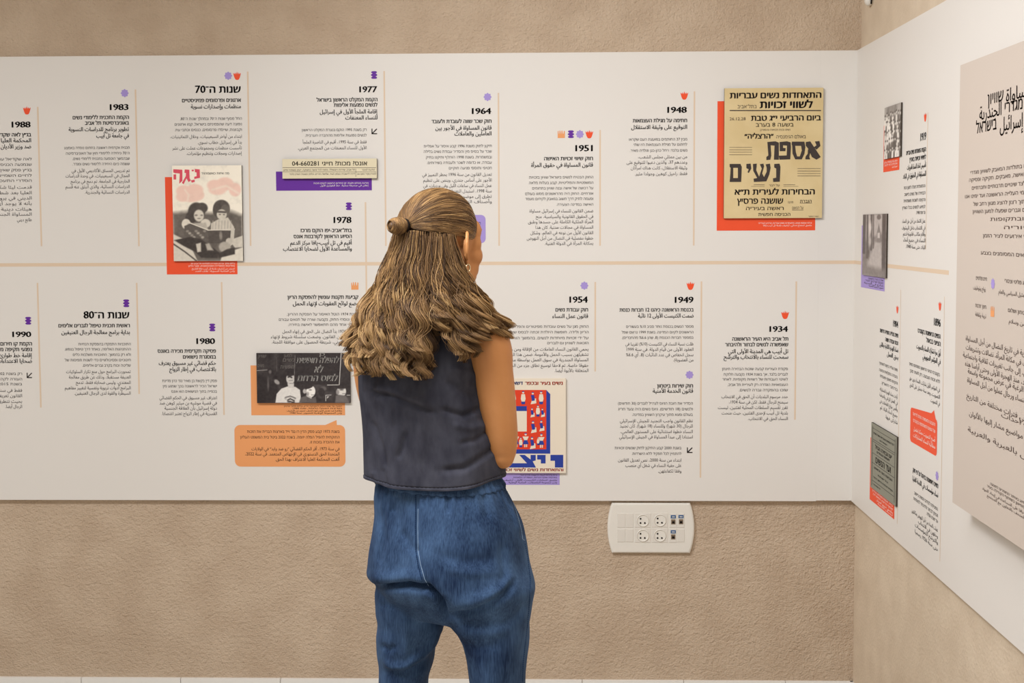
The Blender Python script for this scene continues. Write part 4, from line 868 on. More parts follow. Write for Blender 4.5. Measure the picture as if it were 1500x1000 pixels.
def to_px(V):
    d = np.asarray(V)-CAM; z = d@FWD
    return np.column_stack([750+F*(d@RGT)/z, 500-F*(d@UPV)/z+SHY])
def fused(pieces, voxel, smooth=4, fac=.5):
    """union of closed pieces as one smooth continuous skin: (vertices, quads, normals)"""
    mb = MB()
    for p in pieces: mb.add(*p)
    me = bpy.data.meshes.new('t'); me.from_pydata([tuple(v) for v in np.vstack(mb.v)], [], mb.f)
    bm = bmesh.new(); bm.from_mesh(me); bmesh.ops.recalc_face_normals(bm, faces=bm.faces); bm.to_mesh(me); bm.free()
    o = bpy.data.objects.new('t', me); COL.objects.link(o)
    r = o.modifiers.new('r', 'REMESH'); r.mode = 'VOXEL'; r.voxel_size = voxel
    s = o.modifiers.new('s', 'SMOOTH'); s.factor = fac; s.iterations = smooth
    dg = bpy.context.evaluated_depsgraph_get(); ev = o.evaluated_get(dg); m2 = ev.to_mesh()
    n = len(m2.vertices); V = np.zeros(n*3); m2.vertices.foreach_get('co', V); N = np.zeros(n*3); m2.vertices.foreach_get('normal', N)
    k = len(m2.polygons); Q = np.zeros(k*4, np.int32); m2.polygons.foreach_get('vertices', Q)
    V, N, Q = V.reshape(-1, 3).copy(), N.reshape(-1, 3).copy(), Q.reshape(-1, 4).copy()
    ev.to_mesh_clear(); bpy.data.objects.remove(o); bpy.data.meshes.remove(me); return V, Q, N
def loft(rings, n=48, caps=True):
    """rings: (centre, axis a, axis b, exponent)"""
    V = []; th = np.linspace(0, 2*np.pi, n, endpoint=False)
    for c, a, b, e in rings:
        x = np.sign(np.cos(th))*np.abs(np.cos(th))**(2/e); y = np.sign(np.sin(th))*np.abs(np.sin(th))**(2/e)
        V.append(np.array(c)[None]+x[:, None]*np.array(a)[None]+y[:, None]*np.array(b)[None])
    V = np.vstack(V); Q = []
    for i in range(len(rings)-1):
        for k in range(n): j = (k+1) % n; Q.append((i*n+k, i*n+j, (i+1)*n+j, (i+1)*n+k))
    if caps: Q += [tuple(range(n))[::-1], tuple((len(rings)-1)*n+k for k in range(n))]
    return V, Q
def ring_px(py, L, R, b, psi, Y=-1.30, e=2.25):
    p, q = at(L, py, Y), at(R, py, Y); w_ = (q[0]-p[0])/2; s, c = math.sin(psi), math.cos(psi)
    a = math.sqrt(max(w_*w_-(b*s)**2, 1e-5))/c
    return ((p+q)/2, np.array([c, -s, 0])*a, np.array([s, c, 0])*b, e)
def resample(rings, m):
    t = np.arange(len(rings)); T = np.linspace(0, len(rings)-1, m); out = []
    ar = [np.array([np.concatenate([r[0], r[1], r[2], [r[3]]]) for r in rings])][0]
    def cr(i, u):
        p0, p1, p2, p3 = ar[max(i-1, 0)], ar[i], ar[min(i+1, len(ar)-1)], ar[min(i+2, len(ar)-1)]
        return .5*(2*p1+(p2-p0)*u+(2*p0-5*p1+4*p2-p3)*u*u+(3*p1-p0-3*p2+p3)*u**3)
    for x in T:
        i = min(int(x), len(rings)-2); v = cr(i, x-i); out.append((v[:3], v[3:6], v[6:9], v[9]))
    return out
def wobble(V, amp, freq, seed, k=10):
    r = np.random.RandomState(seed); s = 0
    for _ in range(k):
        d = r.normal(0, 1, 3); d /= np.linalg.norm(d); s = s+np.sin(V@d*freq*r.uniform(.6, 1.5)+r.uniform(0, 6.3))
    return amp*s/math.sqrt(k/2)
def crease(V, N, lines_):
    """folds of cloth on the side towards the viewer: (pixel polyline, depth, half width in pixels)"""
    px = to_px(V); D = np.zeros(len(V)); face = np.clip(-(N[:, 1])*3+.3, 0, 1)
    for pl, dep, wd in lines_:
        d = np.full(len(V), 1e9); u = np.zeros(len(V)); tot = len(pl)-1
        for i, ((ax, ay), (bx, by)) in enumerate(zip(pl, pl[1:])):
            ex, ey = bx-ax, by-ay; t = np.clip(((px[:, 0]-ax)*ex+(px[:, 1]-ay)*ey)/(ex*ex+ey*ey), 0, 1)
            q = np.hypot(px[:, 0]-ax-t*ex, px[:, 1]-ay-t*ey); m_ = q < d; d = np.where(m_, q, d); u = np.where(m_, (i+t)/tot, u)
        D += dep*np.exp(-(d/wd)**2)*np.clip(np.sin(np.pi*np.clip(u, .03, .97))*2.2, 0, 1)*face
    return D

YP = -1.30
base = at(655, 900, YP)
WOMAN = empty('person', (base[0], YP, 0), 'woman seen from behind reading the wall, long wavy hair, sleeveless dark top, blue jeans', 'person')
skin = mat('tanned_skin', (204, 138, 82), .5, .35)
mottle(skin, (201, 135, 79), (209, 144, 88), 14)
PSI, PSH, TH = math.radians(20), math.radians(28), math.radians(37)
fT, rT = np.array([math.sin(PSI), math.cos(PSI), 0]), np.array([math.cos(PSI), -math.sin(PSI), 0])
hf, hr, up = np.array([math.sin(TH), math.cos(TH), 0]), np.array([math.cos(TH), -math.sin(TH), 0]), np.array([0, 0, 1.0])
HC = at(645, 356, -1.285)
HA = np.array([hr, hf, up])
def H(x, y, z): return HC+hr*x+hf*y+up*z

# ---- body: head, neck, trunk, arms, hands and legs in one skin
P_ = []
P_.append(ellipsoid(H(0, -.006, .018), (.072, .092, .086), HA, 32, 24))
P_.append(ellipsoid(H(0, .026, -.045), (.058, .062, .074), HA, 28, 20))
P_.append(ellipsoid(H(0, .070, -.097), (.021, .018, .017), HA)); P_.append(ellipsoid(H(0, .046, -.085), (.046, .034, .026), HA))
for s in (-1, 1):
    P_.append(ellipsoid(H(s*.044, .052, -.028), (.025, .025, .026), HA)); P_.append(ellipsoid(H(s*.044, .046, -.054), (.019, .022, .026), HA)); P_.append(ellipsoid(H(s*.048, .051, .026), (.020, .020, .026), HA)); P_.append(ellipsoid(H(s*.050, .050, -.002), (.019, .019, .024), HA)); P_.append(ellipsoid(H(s*.03, .074, .028), (.026, .012, .010), HA))
    P_.append(ellipsoid(H(s*.011, .096, -.044), (.009, .010, .008), HA)); P_.append(ellipsoid(H(s*.050, .03, -.07), (.014, .028, .022), HA))
    P_.append(ellipsoid(H(s*.031, .076, .004), (.017, .010, .0075), HA))
P_.append(tube([H(0, .080, .022), H(0, .092, -.005), H(0, .101, -.034), H(0, .099, -.042)], [.007, .0075, .009, .008], 12))
P_.append(ellipsoid(H(0, .086, -.064), (.021, .008, .0055), HA)); P_.append(ellipsoid(H(0, .084, -.074), (.018, .009, .006), HA))
for s in (-1, 1):                                   # ears: bowl, rolled rim and lobe
    e0 = H(s*.073, -.004, -.012); eo = hr*s
    ax = hf*.97*-1+eo*.45; ax /= np.linalg.norm(ax)
    P_.append(ellipsoid(e0+ax*.007+eo*.005, (.005, .014, .026), np.array([np.cross(ax, up), ax, up])))
    rim = [e0+ax*(.006+.019*math.sin(t))*1.0+eo*(.009+.006*math.sin(t))+up*(.004+.031*math.cos(t)) for t in np.linspace(-.5, 2.7, 14)]
    P_.append(tube(rim, .0048, 8)); P_.append(ellipsoid(e0+ax*.004+eo*.006-up*.027, (.006, .006, .009)))
sh_c = at(632, 470, YP)
P_.append(tube([H(0, -.02, -.03), H(0, -.022, -.09), sh_c+fT*.012+up*.03, sh_c-up*.03], [.056, .052, .056, .075], 24))
def torso(py, L, R, b): return ring_px(py, L, R, b, PSI, YP)
P_.append(loft(resample([torso(462, 585, 690, .045), torso(478, 548, 712, .06), torso(500, 540, 712, .078), torso(530, 540, 705, .09), (torso(580, 545, 706, .095)), torso(640, 550, 715, .09), torso(700, 560, 730, .085), torso(760, 560, 752, .10), torso(830, 556, 765, .105), torso(880, 575, 750, .07)], 30), 40))
def chain(pts, rad, m=5): 
    P = np.array(pts); T = np.linspace(0, len(P)-1, (len(P)-1)*m+1); i = np.minimum(T.astype(int), len(P)-2); u = (T-i)[:, None]
    p0, p1, p2, p3 = P[np.maximum(i-1, 0)], P[i], P[i+1], P[np.minimum(i+2, len(P)-1)]
    Q = .5*(2*p1+(p2-p0)*u+(2*p0-5*p1+4*p2-p3)*u*u+(3*p1-p0-3*p2+p3)*u**3)
    r = np.interp(T, np.arange(len(P)), rad); V, Fq = tube(Q, r, 20)
    return V, Fq
ctr = at(640, 620, YP)
wr = ctr+fT*.235+rT*.02; wr[2] = 1.085
wl = ctr+fT*.255-rT*.09; wl[2] = 1.125
ER = at(737, 664, -1.352); EL = at(578, 645, -1.16)
AR_R = [(sh_c+at(700, 470, -1.33))/2, at(712, 500, -1.35), at(722, 545, -1.356), at(729.5, 600, -1.358), at(735.5, 640, -1.356)]
P_.append(chain(AR_R+[ER], [.040, .049, .0435, .0395, .0340, .0275])); P_.append(ellipsoid(at(708, 487, -1.345), (.046, .046, .044)))
P_.append(ellipsoid(ER-up*.004, (.025, .027, .029)))
P_.append(chain([ER+up*.004, ER+(wr-ER)*.3+up*.006, ER+(wr-ER)*.65, wr], [.029, .037, .030, .024]))
P_.append(chain([at(570, 480, -1.27), at(548, 500, -1.245), at(545, 545, -1.235), at(551, 585, -1.215), at(562, 618, -1.19), EL], [.036, .046, .0405, .037, .034, .030]))
P_.append(ellipsoid(EL, (.030, .030, .030)))
P_.append(chain([EL, EL+(wl-EL)*.3, EL+(wl-EL)*.65, wl], [.030, .036, .029, .023]))
def hand(w_, d, nrm, thumb):
    """palm, four fingers of different lengths bent round what lies under them, and a thumb from the side of the palm"""
    d = d/np.linalg.norm(d); nrm = nrm-d*np.dot(nrm, d); nrm /= np.linalg.norm(nrm); s = np.cross(d, nrm); s = s if np.dot(s, thumb) > 0 else -s
    P_.append(ellipsoid(w_+d*.048, (.050, .039, .015), np.array([d, s, nrm]), 28, 20))
    for k, (ln, off) in enumerate(((.070, .027), (.078, .009), (.073, -.009), (.057, -.026))):
        b0 = w_+d*(.084-.004*abs(k-1))+s*off; pts = [w_+d*.055+s*off*.8, b0]; a = .25; p = b0
        for L_, da in ((.45, .45), (.32, .55), (.26, .35)):
            a += da; p = p+(d*math.cos(a)-nrm*math.sin(a))*ln*L_; pts.append(p)
        P_.append(chain(pts, [.0095, .0092, .0083, .0075, .0062], 4))
    t0 = w_+d*.022+s*.026; t1 = t0+(d*.6+s*.75-nrm*.25)*.032; t2 = t1+(d*.85+s*.2-nrm*.5)*.030; t3 = t2+(d*.85-s*.1-nrm*.5)*.024
    P_.append(chain([w_+d*.02+s*.008, t0, t1, t2, t3], [.013, .0125, .0105, .0095, .0075], 4))
hand(wr, -rT*.9+fT*.25+up*.2, fT*.8+up*.6, up)
hand(wl, rT*.9+fT*.15-up*.1, fT*.85+up*.4, up)
LEGL = [at(610, 850, -1.26), at(603, 930, -1.25), at(592, 1060, -1.245), at(590, 1200, -1.255)]; LEGR = [at(712, 850, -1.34), at(722, 930, -1.345), at(730, 1060, -1.35), at(733, 1200, -1.36)]
FD = {0: np.array([math.sin(.12), math.cos(.12), 0]), 1: np.array([math.sin(.62), math.cos(.62), 0])}
for i, L_ in enumerate((LEGL, LEGR)):
    an = L_[-1].copy(); an[2] = .085
    P_.append(chain([L_[0], L_[1], L_[2], L_[3], an], [.060, .048, .042, .040, .032]))
    P_.append(chain([an-up*.03-FD[i]*.03, an-up*.045+FD[i]*.06, np.append((an+FD[i]*.15)[:2], .032)], [.028, .028, .018]))
V, Q, N = fused(P_, .0036, 6, .5)
BODY = fast_mesh('body', V, Q, skin, WOMAN)
eyew = mat('eye_white', (232, 226, 218), .2, .5); iris = mat('brown_iris', (70, 48, 30), .2, .5)
for s in (-1, 1):
    e = fast_mesh('eye', *[np.array(q) for q in ellipsoid(H(s*.031, .0725, .003), (.0122, .0122, .0098), HA, 16, 12)], eyew, WOMAN)
    mesh_obj('iris', *ellipsoid(H(s*.031, .0832, .003), (.0056, .0022, .0056), HA, 14, 8), iris, e, True)
    mesh_obj('eyebrow', *tube([H(s*.016, .087, .020), H(s*.032, .086, .026), H(s*.05, .072, .020)], [.003, .0035, .0015], 8), mat('brow_hair', (96, 68, 42), .7, .2), WOMAN, True)
lipm = mat('lips', (178, 102, 86), .4, .4)
mesh_obj('lips', *ellipsoid(H(0, .0895, -.069), (.020, .006, .0085), HA, 20, 12), lipm, WOMAN, True)
gold = mat('pale_gold', (232, 214, 172), .2, .6, .9)
e0 = H(.086, -.012, -.043)
mesh_obj('earring', *tube([e0+hf*.0065*math.sin(t)-up*(.008-.008*math.cos(t))-up*.001+hr*.002 for t in np.linspace(0, 6.283, 20)], .0016, 8), gold, WOMAN, True)

# ---- sleeveless top
topm = mat('charcoal_blue_linen', (62, 62, 72), .9, .1); mottle(topm, (52, 52, 61), (76, 76, 85), 34, (1, 1, .5), .3, .72, 7)
bump(topm, [(900, .5, 2, (1, 1, 1)), (160, .6, 4, (1, 1, .5))], .25, .002)
TR = [torso(699, 536, 737, .120), torso(690, 534.5, 738, .120), torso(660, 533, 735, .117), torso(630, 533, 730, .116), torso(600, 532, 725, .115), torso(570, 529, 720, .113), torso(545, 527, 715, .110), torso(520, 525, 711, .104), torso(500, 526, 711, .094),
      torso(482, 534, 712, .080), torso(467, 552, 706, .066), torso(455, 576, 692, .056), torso(447, 592, 680, .052)]
NR, NC = 150, 220
V, Q = loft(resample(TR, NR), NC, False)
Q = np.array(Q)
def grid_normals(V, nr, nc):
    G = V.reshape(nr, nc, 3); dv = np.gradient(G, axis=0); du = np.roll(G, -1, 1)-np.roll(G, 1, 1); n = np.cross(du, dv); n /= np.linalg.norm(n, axis=2, keepdims=True)+1e-12
    n = n.reshape(-1, 3); c = G.mean(1, keepdims=True); s = np.sign(np.sum((G-c).reshape(-1, 3)*n, 1)); return n*np.where(s == 0, 1, s)[:, None]
N = grid_normals(V, NR, NC)
pxv = to_px(V); row = np.repeat(np.arange(NR), NC); col = np.tile(np.arange(NC), NR)/NC*2*np.pi
D = wobble(V, .0022, 22, 4)*np.clip((NR-row)/60, 0, 1)
D += .006*np.sin(col*7+1.2+.8*np.sin(col*3))*np.exp(-row/40.)*.8
D += crease(V, N, [([(538, 572), (575, 580), (605, 594), (642, 606)], -.0085, 4), ([(538, 566), (575, 573), (608, 586), (642, 598)], .004, 6), ([(578, 582), (579, 630)], -.004, 3.5), ([(544, 612), (556, 650), (566, 690)], -.006, 4), ([(596, 628), (588, 655), (580, 672)], -.005, 3.5),
    ([(650, 555), (680, 572), (706, 582)], -.006, 6), ([(655, 540), (690, 545), (712, 560)], .005, 6), ([(640, 598), (680, 609), (712, 597)], -.007, 4.5), ([(660, 620), (690, 628), (718, 622)], .004, 6), ([(672, 650), (700, 645), (722, 630)], -.005, 4),
    ([(640, 688), (680, 686), (715, 668), (730, 655)], -.007, 5), ([(552, 600), (560, 560), (575, 540)], .004, 7), ([(615, 560), (618, 620), (612, 680)], .003, 9), ([(690, 590), (712, 640), (725, 680)], .004, 6), ([(545, 690), (552, 712)], .005, 4), ([(558, 684), (566, 712)], -.004, 4)])
hr_ = 8
D += np.where(row < hr_, .0016, 0)-.0022*np.exp(-((row-hr_)/.9)**2)
V = V+N*D[:, None]
V[:, 2] += (V[:, 0]-at(636, 690, YP)[0])*.03*np.exp(-(row/45.)**2)
V[:, 2] += .013*(np.clip(np.abs(V[:, 0]-at(636, 690, YP)[0])/.15, 0, 1)**2-.35)*np.exp(-(row/40.)**2)
def shell(V, nr, nc, t, N):
    """closed cloth with thickness t"""
    n = nr*nc; I = V-N*t; Qo = []
    q = np.array([(i*nc+k, i*nc+(k+1) % nc, (i+1)*nc+(k+1) % nc, (i+1)*nc+k) for i in range(nr-1) for k in range(nc)])
    e = []
    for k in range(nc):
        j = (k+1) % nc; e.append((k, n+k, n+j, j)); a = (nr-1)*nc; e.append((a+k, a+j, n+a+j, n+a+k))
    return np.vstack([V, I]), np.vstack([q, q[:, ::-1]+n, np.array(e)])
W_, Qs = shell(V, NR, NC, .003, N)
TOP = fast_mesh('sleeveless_top', W_, Qs, topm, WOMAN)
thread = mat('grey_thread', (92, 92, 102), .8, .1)
G = V.reshape(NR, NC, 3)[hr_]; gn = N.reshape(NR, NC, 3)[hr_]
mb = MB()
for k in range(0, NC, 2):
    p, q = G[k]+gn[k]*.0008, G[(k+1) % NC]+gn[(k+1) % NC]*.0008; mb.add(*tube([p, p+(q-p)*.8], .0006, 5))
mb.build('hem_stitching', thread, TOP)

# ---- jeans
jm = mat('blue_denim', (46, 80, 122), .85, .15)
N2, L2, b2 = nodes(jm)
tc = N2.new('ShaderNodeTexCoord')
def nz(sc, st, det):
    mp = N2.new('ShaderNodeMapping'); mp.inputs['Scale'].default_value = st; L2.new(tc.outputs['Object'], mp.inputs[0])
    n = N2.new('ShaderNodeTexNoise'); n.inputs['Scale'].default_value = sc; n.inputs['Detail'].default_value = det; L2.new(mp.outputs[0], n.inputs['Vector']); return n.outputs['Fac']
ad = N2.new('ShaderNodeMath'); ad.operation = 'MULTIPLY_ADD'; ad.inputs[1].default_value = .5
L2.new(nz(420, (1, 1, .07), 3), ad.inputs[0]); L2.new(nz(16, (1, 1, .6), 5), ad.inputs[2])
rp = N2.new('ShaderNodeValToRGB'); rp.color_ramp.elements[0].position = .52; rp.color_ramp.elements[1].position = .98
rp.color_ramp.elements[0].color = (*lin((22, 38, 66)), 1); rp.color_ramp.elements[1].color = (*lin((74, 100, 134)), 1)
L2.new(ad.outputs[0], rp.inputs[0]); L2.new(rp.outputs[0], b2.inputs['Base Color'])
bump(jm, [(700, .5, 2, (1, 1, .4)), (90, .7, 4, (1, 1, .5))], .3, .003)
def hp(py, L, R, b, Y=YP, e=2.2): return ring_px(py, L, R, b, PSH, Y, e)
HIP = [hp(692, 554, 728, .094), hp(702, 552, 733, .098), hp(712, 550, 741, .106), hp(730, 547.5, 751, .114), hp(757, 549, 763, .125), hp(785, 546, 768, .134), hp(812, 541, 773, .139), hp(832, 537, 780, .138), hp(845, 535, 784, .135), hp(854, 540, 784, .128), hp(868, 547, 782, .115), hp(888, 551, 780, .098), hp(900, 556, 777, .080)]
def lp(py, L, R, b, Y): return ring_px(py, L, R, b, 0.0, Y, 2.1)
LL = [lp(862, 548, 640, .075, -1.262), lp(880, 548.5, 650, .086, -1.262), lp(898, 550, 655, .090, -1.26), lp(911, 553, 655, .090, -1.258), lp(933, 551, 643.5, .088, -1.255), lp(952, 552.5, 640, .086, -1.252), lp(971, 556, 637, .083, -1.25), lp(1000, 554.5, 630, .080, -1.248), lp(1065, 552, 630, .076, -1.245), lp(1150, 552, 624, .072, -1.25), lp(1240, 556, 622, .066, -1.255), lp(1315, 558, 620, .062, -1.255)]
RL = [lp(862, 668, 782, .08, -1.335), lp(880, 660, 781, .09, -1.337), lp(898, 657, 779, .094, -1.34), lp(911, 657.5, 778, .094, -1.342), lp(924, 668, 777, .093, -1.344), lp(943, 677, 775, .090, -1.346), lp(961, 683, 772, .088, -1.348), lp(980, 686.5, 770, .086, -1.35), lp(1000, 688.5, 771, .084, -1.35), lp(1065, 694, 772, .080, -1.352), lp(1150, 699, 770, .075, -1.356), lp(1240, 704, 768, .068, -1.36), lp(1315, 706, 768, .064, -1.36)]
V, Q, N = fused([loft(resample(HIP, 40), 64), loft(resample(LL, 44), 48), loft(resample(RL, 46), 48)], .0042, 8, .5)
px = to_px(V); ang = np.arctan2(V[:, 0]-base[0], -(V[:, 1]-YP))
D = wobble(V, .0020, 26, 8)+wobble(V, .0012, 60, 9)*np.clip((px[:, 1]-760)/100, .3, 1)
fd = np.exp(-np.clip(px[:, 1]-704, 0, 999)/26.)
D += fd*(.0034*np.sin(ang*34+2*np.sin(ang*5))+.0022*np.sin(ang*61+1.5*np.sin(ang*9)))
D += crease(V, N, [
    ([(546, 860), (570, 859), (600, 856), (628, 861), (646, 880), (655, 902)], -.026, 4.2), ([(540, 846), (575, 846), (605, 844), (628, 849)], .007, 9), ([(560, 880), (590, 876), (625, 884)], .004, 10),
    ([(652, 900), (684, 896), (712, 887), (740, 868), (752, 852)], -.013, 5), ([(655, 885), (690, 882), (722, 870), (744, 850)], .007, 9),
    ([(558, 966), (575, 978), (595, 976), (620, 957), (648, 925)], .009, 6), ([(560, 985), (590, 988), (625, 970), (645, 948)], -.006, 6), ([(556, 944), (568, 953), (580, 946)], -.006, 5), ([(553, 890), (566, 884), (580, 893)], -.004, 5),
    ([(664, 905), (690, 924), (722, 926), (745, 918)], .005, 9), ([(672, 940), (700, 948), (735, 945)], -.003, 8), ([(775, 880), (752, 905), (730, 915)], -.004, 6),
    ([(611, 712), (610, 760), (611, 806), (617, 835), (632, 866)], -.006, 4), ([(617, 724), (617, 790)], .003, 4),
    ([(583, 724), (578, 738), (574, 752)], -.007, 4), ([(655, 722), (657, 752)], -.005, 4), ([(705, 725), (716, 760)], -.004, 5), ([(640, 812), (680, 822), (730, 818)], -.003, 8), ([(585, 775), (600, 800), (612, 812)], -.004, 6), ([(735, 790), (738, 840), (726, 866)], -.004, 6), ([(648, 832), (690, 840), (730, 836)], .003, 7),
    ([(755, 738), (762, 756), (767, 774), (768, 790)], -.008, 3.2), ([(750, 738), (757, 758), (762, 780)], .004, 4), ([(556, 740), (562, 790), (552, 830)], -.004, 6),
    ([(700, 960), (712, 1000), (716, 1040)], .003, 7), ([(590, 900), (596, 940), (592, 970)], .003, 6)])
V = V+N*D[:, None]
JEANS = fast_mesh('jeans', V, Q, jm, WOMAN)
from mathutils.bvhtree import BVHTree
BV = BVHTree.FromPolygons([tuple(v) for v in V], [tuple(int(i) for i in q) for q in Q])
def onto(x, y, bvh=BV, lift=.0008):
    d = Vector(ray(x, y)).normalized(); h = bvh.ray_cast(Vector(CAM), d)
    return None if h[0] is None else np.array(h[0])-np.array(d)*lift
def stitches(name, pl, m, parent, step=2.2, fill=.7, r=.0007, lift=.0009):
    mb = MB(); P = np.array(pl, float); seg = np.hypot(*np.diff(P, axis=0).T); s = np.concatenate([[0], np.cumsum(seg)]); t = 0
    while t < s[-1]:
        q = [np.array([np.interp(min(t+e, s[-1]), s, P[:, i]) for i in (0, 1)]) for e in (0, step*fill)]
        a, b = onto(*q[0], lift=lift), onto(*q[1], lift=lift)
        if a is not None and b is not None and np.linalg.norm(a-b) > 1e-5 and np.linalg.norm(a-b) < .02: mb.add(*tube([a, b], r, 5))
        t += step
    return mb.build(name, m, parent)
pale = mat('pale_blue_thread', (150, 172, 196), .8, .1); dark = mat('dark_blue_thread', (34, 56, 92), .8, .1)
stitches('seat_seam_stitching', [(612.5, 745), (612, 770), (612.5, 806), (616, 826), (622, 848), (628, 858)], pale, JEANS, 2.0, .9, .0007)
stitches('seat_seam_stitching', [(609, 716), (608.5, 770), (609, 806), (612, 826), (618, 850)], dark, JEANS, 3.0, .6, .0010)
stitches('pocket_stitching', [(752, 736), (758, 754), (763.5, 774), (766, 790), (768.5, 791)], pale, JEANS, 2.4, .7, .0006)
stitches('side_seam_stitching', [(769, 796), (773, 815), (777, 850), (775, 890), (771, 930), (767, 965), (765, 998)], dark, JEANS, 3.0, .6, .0009)
WB = [hp(690, 554, 728, .097), hp(697, 553, 731.5, .101), hp(702, 552, 734.5, .1035), hp(707, 551, 738, .107), hp(709, 551.5, 737.5, .106)]
nr, nc = 16, 160
V, _ = loft(resample(WB, nr), nc, False); N = grid_normals(V, nr, nc); th = np.tile(np.arange(nc)/nc*2*np.pi, nr)
V = V+N*(.0025*np.sin(th*38+2*np.sin(th*5))+.001)[:, None]
W_, Qs = shell(V, nr, nc, .004, N); fast_mesh('waistband', W_, Qs, jm, JEANS)
# shoes, below the frame
shm = mat('white_canvas_shoe', (222, 218, 210), .7, .2); sol = mat('rubber_sole', (240, 236, 228), .6, .3)
for i, L_ in enumerate((LEGL, LEGR)):
    an = L_[-1].copy(); an[2] = 0; f = FD[i]; s = np.array([f[1], -f[0], 0])
    prof = [(-.075, .020, .060, .030), (-.06, .031, .080, .035), (-.02, .034, .085, .040), (.03, .036, .074, .038), (.08, .042, .054, .032), (.125, .043, .044, .026), (.155, .034, .036, .022), (.172, .014, .026, .018)]
    sh = fast_mesh('shoe', *(lambda v, q: (v, np.array([t for t in q if len(t) == 4])))(*loft(resample([(an+f*y+up*(.012+h/2), s*w_, up*h/2, 2.4) for y, w_, h, _ in prof], 24), 28)), shm, WOMAN)
    mesh_obj('sole', *loft(resample([(an+f*y+up*.010, s*(w_+.004), up*.010, 4) for y, w_, h, _ in prof], 24), 28), sol, sh, True)

# ---- hair
hairm = bpy.data.materials.new('dark_blond_hair'); hairm.use_nodes = True
N3, L3, b3 = nodes(hairm); va = N3.new('ShaderNodeVertexColor'); va.layer_name = 'Strand'; L3.new(va.outputs[0], b3.inputs['Base Color'])
b3.inputs['Roughness'].default_value = .48; b3.inputs['Specular IOR Level'].default_value = .35
DK, MD, GD, LT = (np.array(lin(c)) for c in ((62, 42, 26), (122, 90, 56), (176, 136, 86), (214, 178, 124)))
def tone(k):
    k = np.clip(np.asarray(k, float), 0, 1)[..., None]
    return np.where(k < .4, DK+(MD-DK)*(k/.4), np.where(k < .75, MD+(GD-MD)*((k-.4)/.35), GD+(LT-GD)*((k-.75)/.25)))
def strands(name, P, rad, cols, parent, sides=3):
    """P: strands x points x 3; rad: points; cols: strands x points x 3"""
    n, m, _ = P.shape; T = np.gradient(P, axis=1); T /= np.linalg.norm(T, axis=2, keepdims=True)+1e-9
    ref = np.array([.31, -.9, .29]); A = np.cross(T, ref); A /= np.linalg.norm(A, axis=2, keepdims=True)+1e-9; B = np.cross(T, A)
    R_ = np.broadcast_to(rad, (n, m))[..., None]; V = np.stack([P+R_*(A*math.cos(6.2832*k/sides)+B*math.sin(6.2832*k/sides)) for k in range(sides)], 2)
    idx = np.arange(n*m*sides).reshape(n, m, sides); nx = np.roll(idx, -1, 2)
    Q = np.stack([idx[:, :-1], nx[:, :-1], nx[:, 1:], idx[:, 1:]], -1).reshape(-1, 4)
    C_ = np.repeat(cols[:, :, None, :], sides, 2).reshape(-1, 3)
    return fast_mesh(name, V.reshape(-1, 3), Q, hairm, parent, True, C_)
SC0 = H(0, -.006, .018); SR_ = np.array([.0785, .0985, .094])
def onhead(d, k=1.0):
    """d: unit directions in head axes; point on the hair shell"""
    return SC0+(np.asarray(d)*SR_*np.asarray(k)[..., None] if np.ndim(k) else np.asarray(d)*SR_*k)@HA
# scalp shell under the strands
V, Fq = ellipsoid((0, 0, 0), (1, 1, 1), None, 96, 72); keep = []
def bald(p):
    x, y, z = p
    line_ = -.12+.95*max(y, 0)**.8 if y > 0 else -.12
    if y > .08 and z < line_ : return True
    if abs(x) > .72 and -.25 < y <= .12 and z < .02: return True
    return z < -.62
for q in Fq:
    c = np.mean([V[i] for i in q], 0)
    if not bald(c): keep.append(q)
SCALP = fast_mesh('hair', onhead(V, .965), np.array(keep), hairm, WOMAN, True, np.tile(tone(np.array(.16)), (len(V), 1)))
# the part drawn back to the knot
Kd = np.array([0, -.95, .19]); Kd /= np.linalg.norm(Kd)
HL = np.array([(.985, -.14, .02), (.965, .08, .03), (.94, .27, -.06), (.92, .36, .0), (.84, .50, .22), (.70, .62, .42), (.45, .74, .58), (.2, .78, .64), (0, .79, .66), (-.2, .78, .64), (-.45, .74, .58), (-.7, .62, .42), (-.84, .5, .22), (-.96, .15, .03), (-.985, -.14, .02)])
nA, mA = 3400, 26
u = rng.rand(nA)*(len(HL)-1); i = u.astype(int); S_ = HL[i]+(HL[i+1]-HL[i])*(u-i)[:, None]; S_ += rng.normal(0, .02, S_.shape); S_ /= np.linalg.norm(S_, axis=1, keepdims=True)
t = np.linspace(0, 1, mA); tt = (t**.9)[None, :, None]
om = np.arccos(np.clip(S_@Kd, -1, 1))[:, None, None]
Dr = (np.sin((1-tt)*om)*S_[:, None]+np.sin(tt*om)*Kd)/np.sin(om)
cl = np.floor(u*11); ph = np.random.RandomState(2).rand(400)[cl.astype(int)]*6.28
side = np.cross(S_, Kd); side /= np.linalg.norm(side, axis=1, keepdims=True)
wav = (.030*np.sin(ph[:, None]+t[None]*(9+3*np.sin(ph*3))[:, None])*(1-t[None])**.7*np.clip(t*6, 0, 1)[None]+ .012*np.sin(ph[:, None]*2+t[None]*17)*(1-t[None]))[..., None]
conv = rng.normal(0, .035, nA)[:, None, None]*np.clip(t*(1-t)*3, 0, 1)[None, :, None]
Dr = Dr+side[:, None]*(wav+conv); Dr /= np.linalg.norm(Dr, axis=2, keepdims=True)
lay = rng.rand(nA)
rad_ = 1.0+.035*lay[:, None]*np.clip(t*8, 0, 1)[None]+.03*np.sin(np.pi*t)[None]+.018*np.sin(ph[:, None]*1.7+t[None]*12)*(1-t[None])*np.clip(t*5, 0, 1)[None]
P = SC0+(Dr*SR_*rad_[..., None])@HA
kA = .34+.15*np.sin(ph*5)+rng.normal(0, .17, nA)
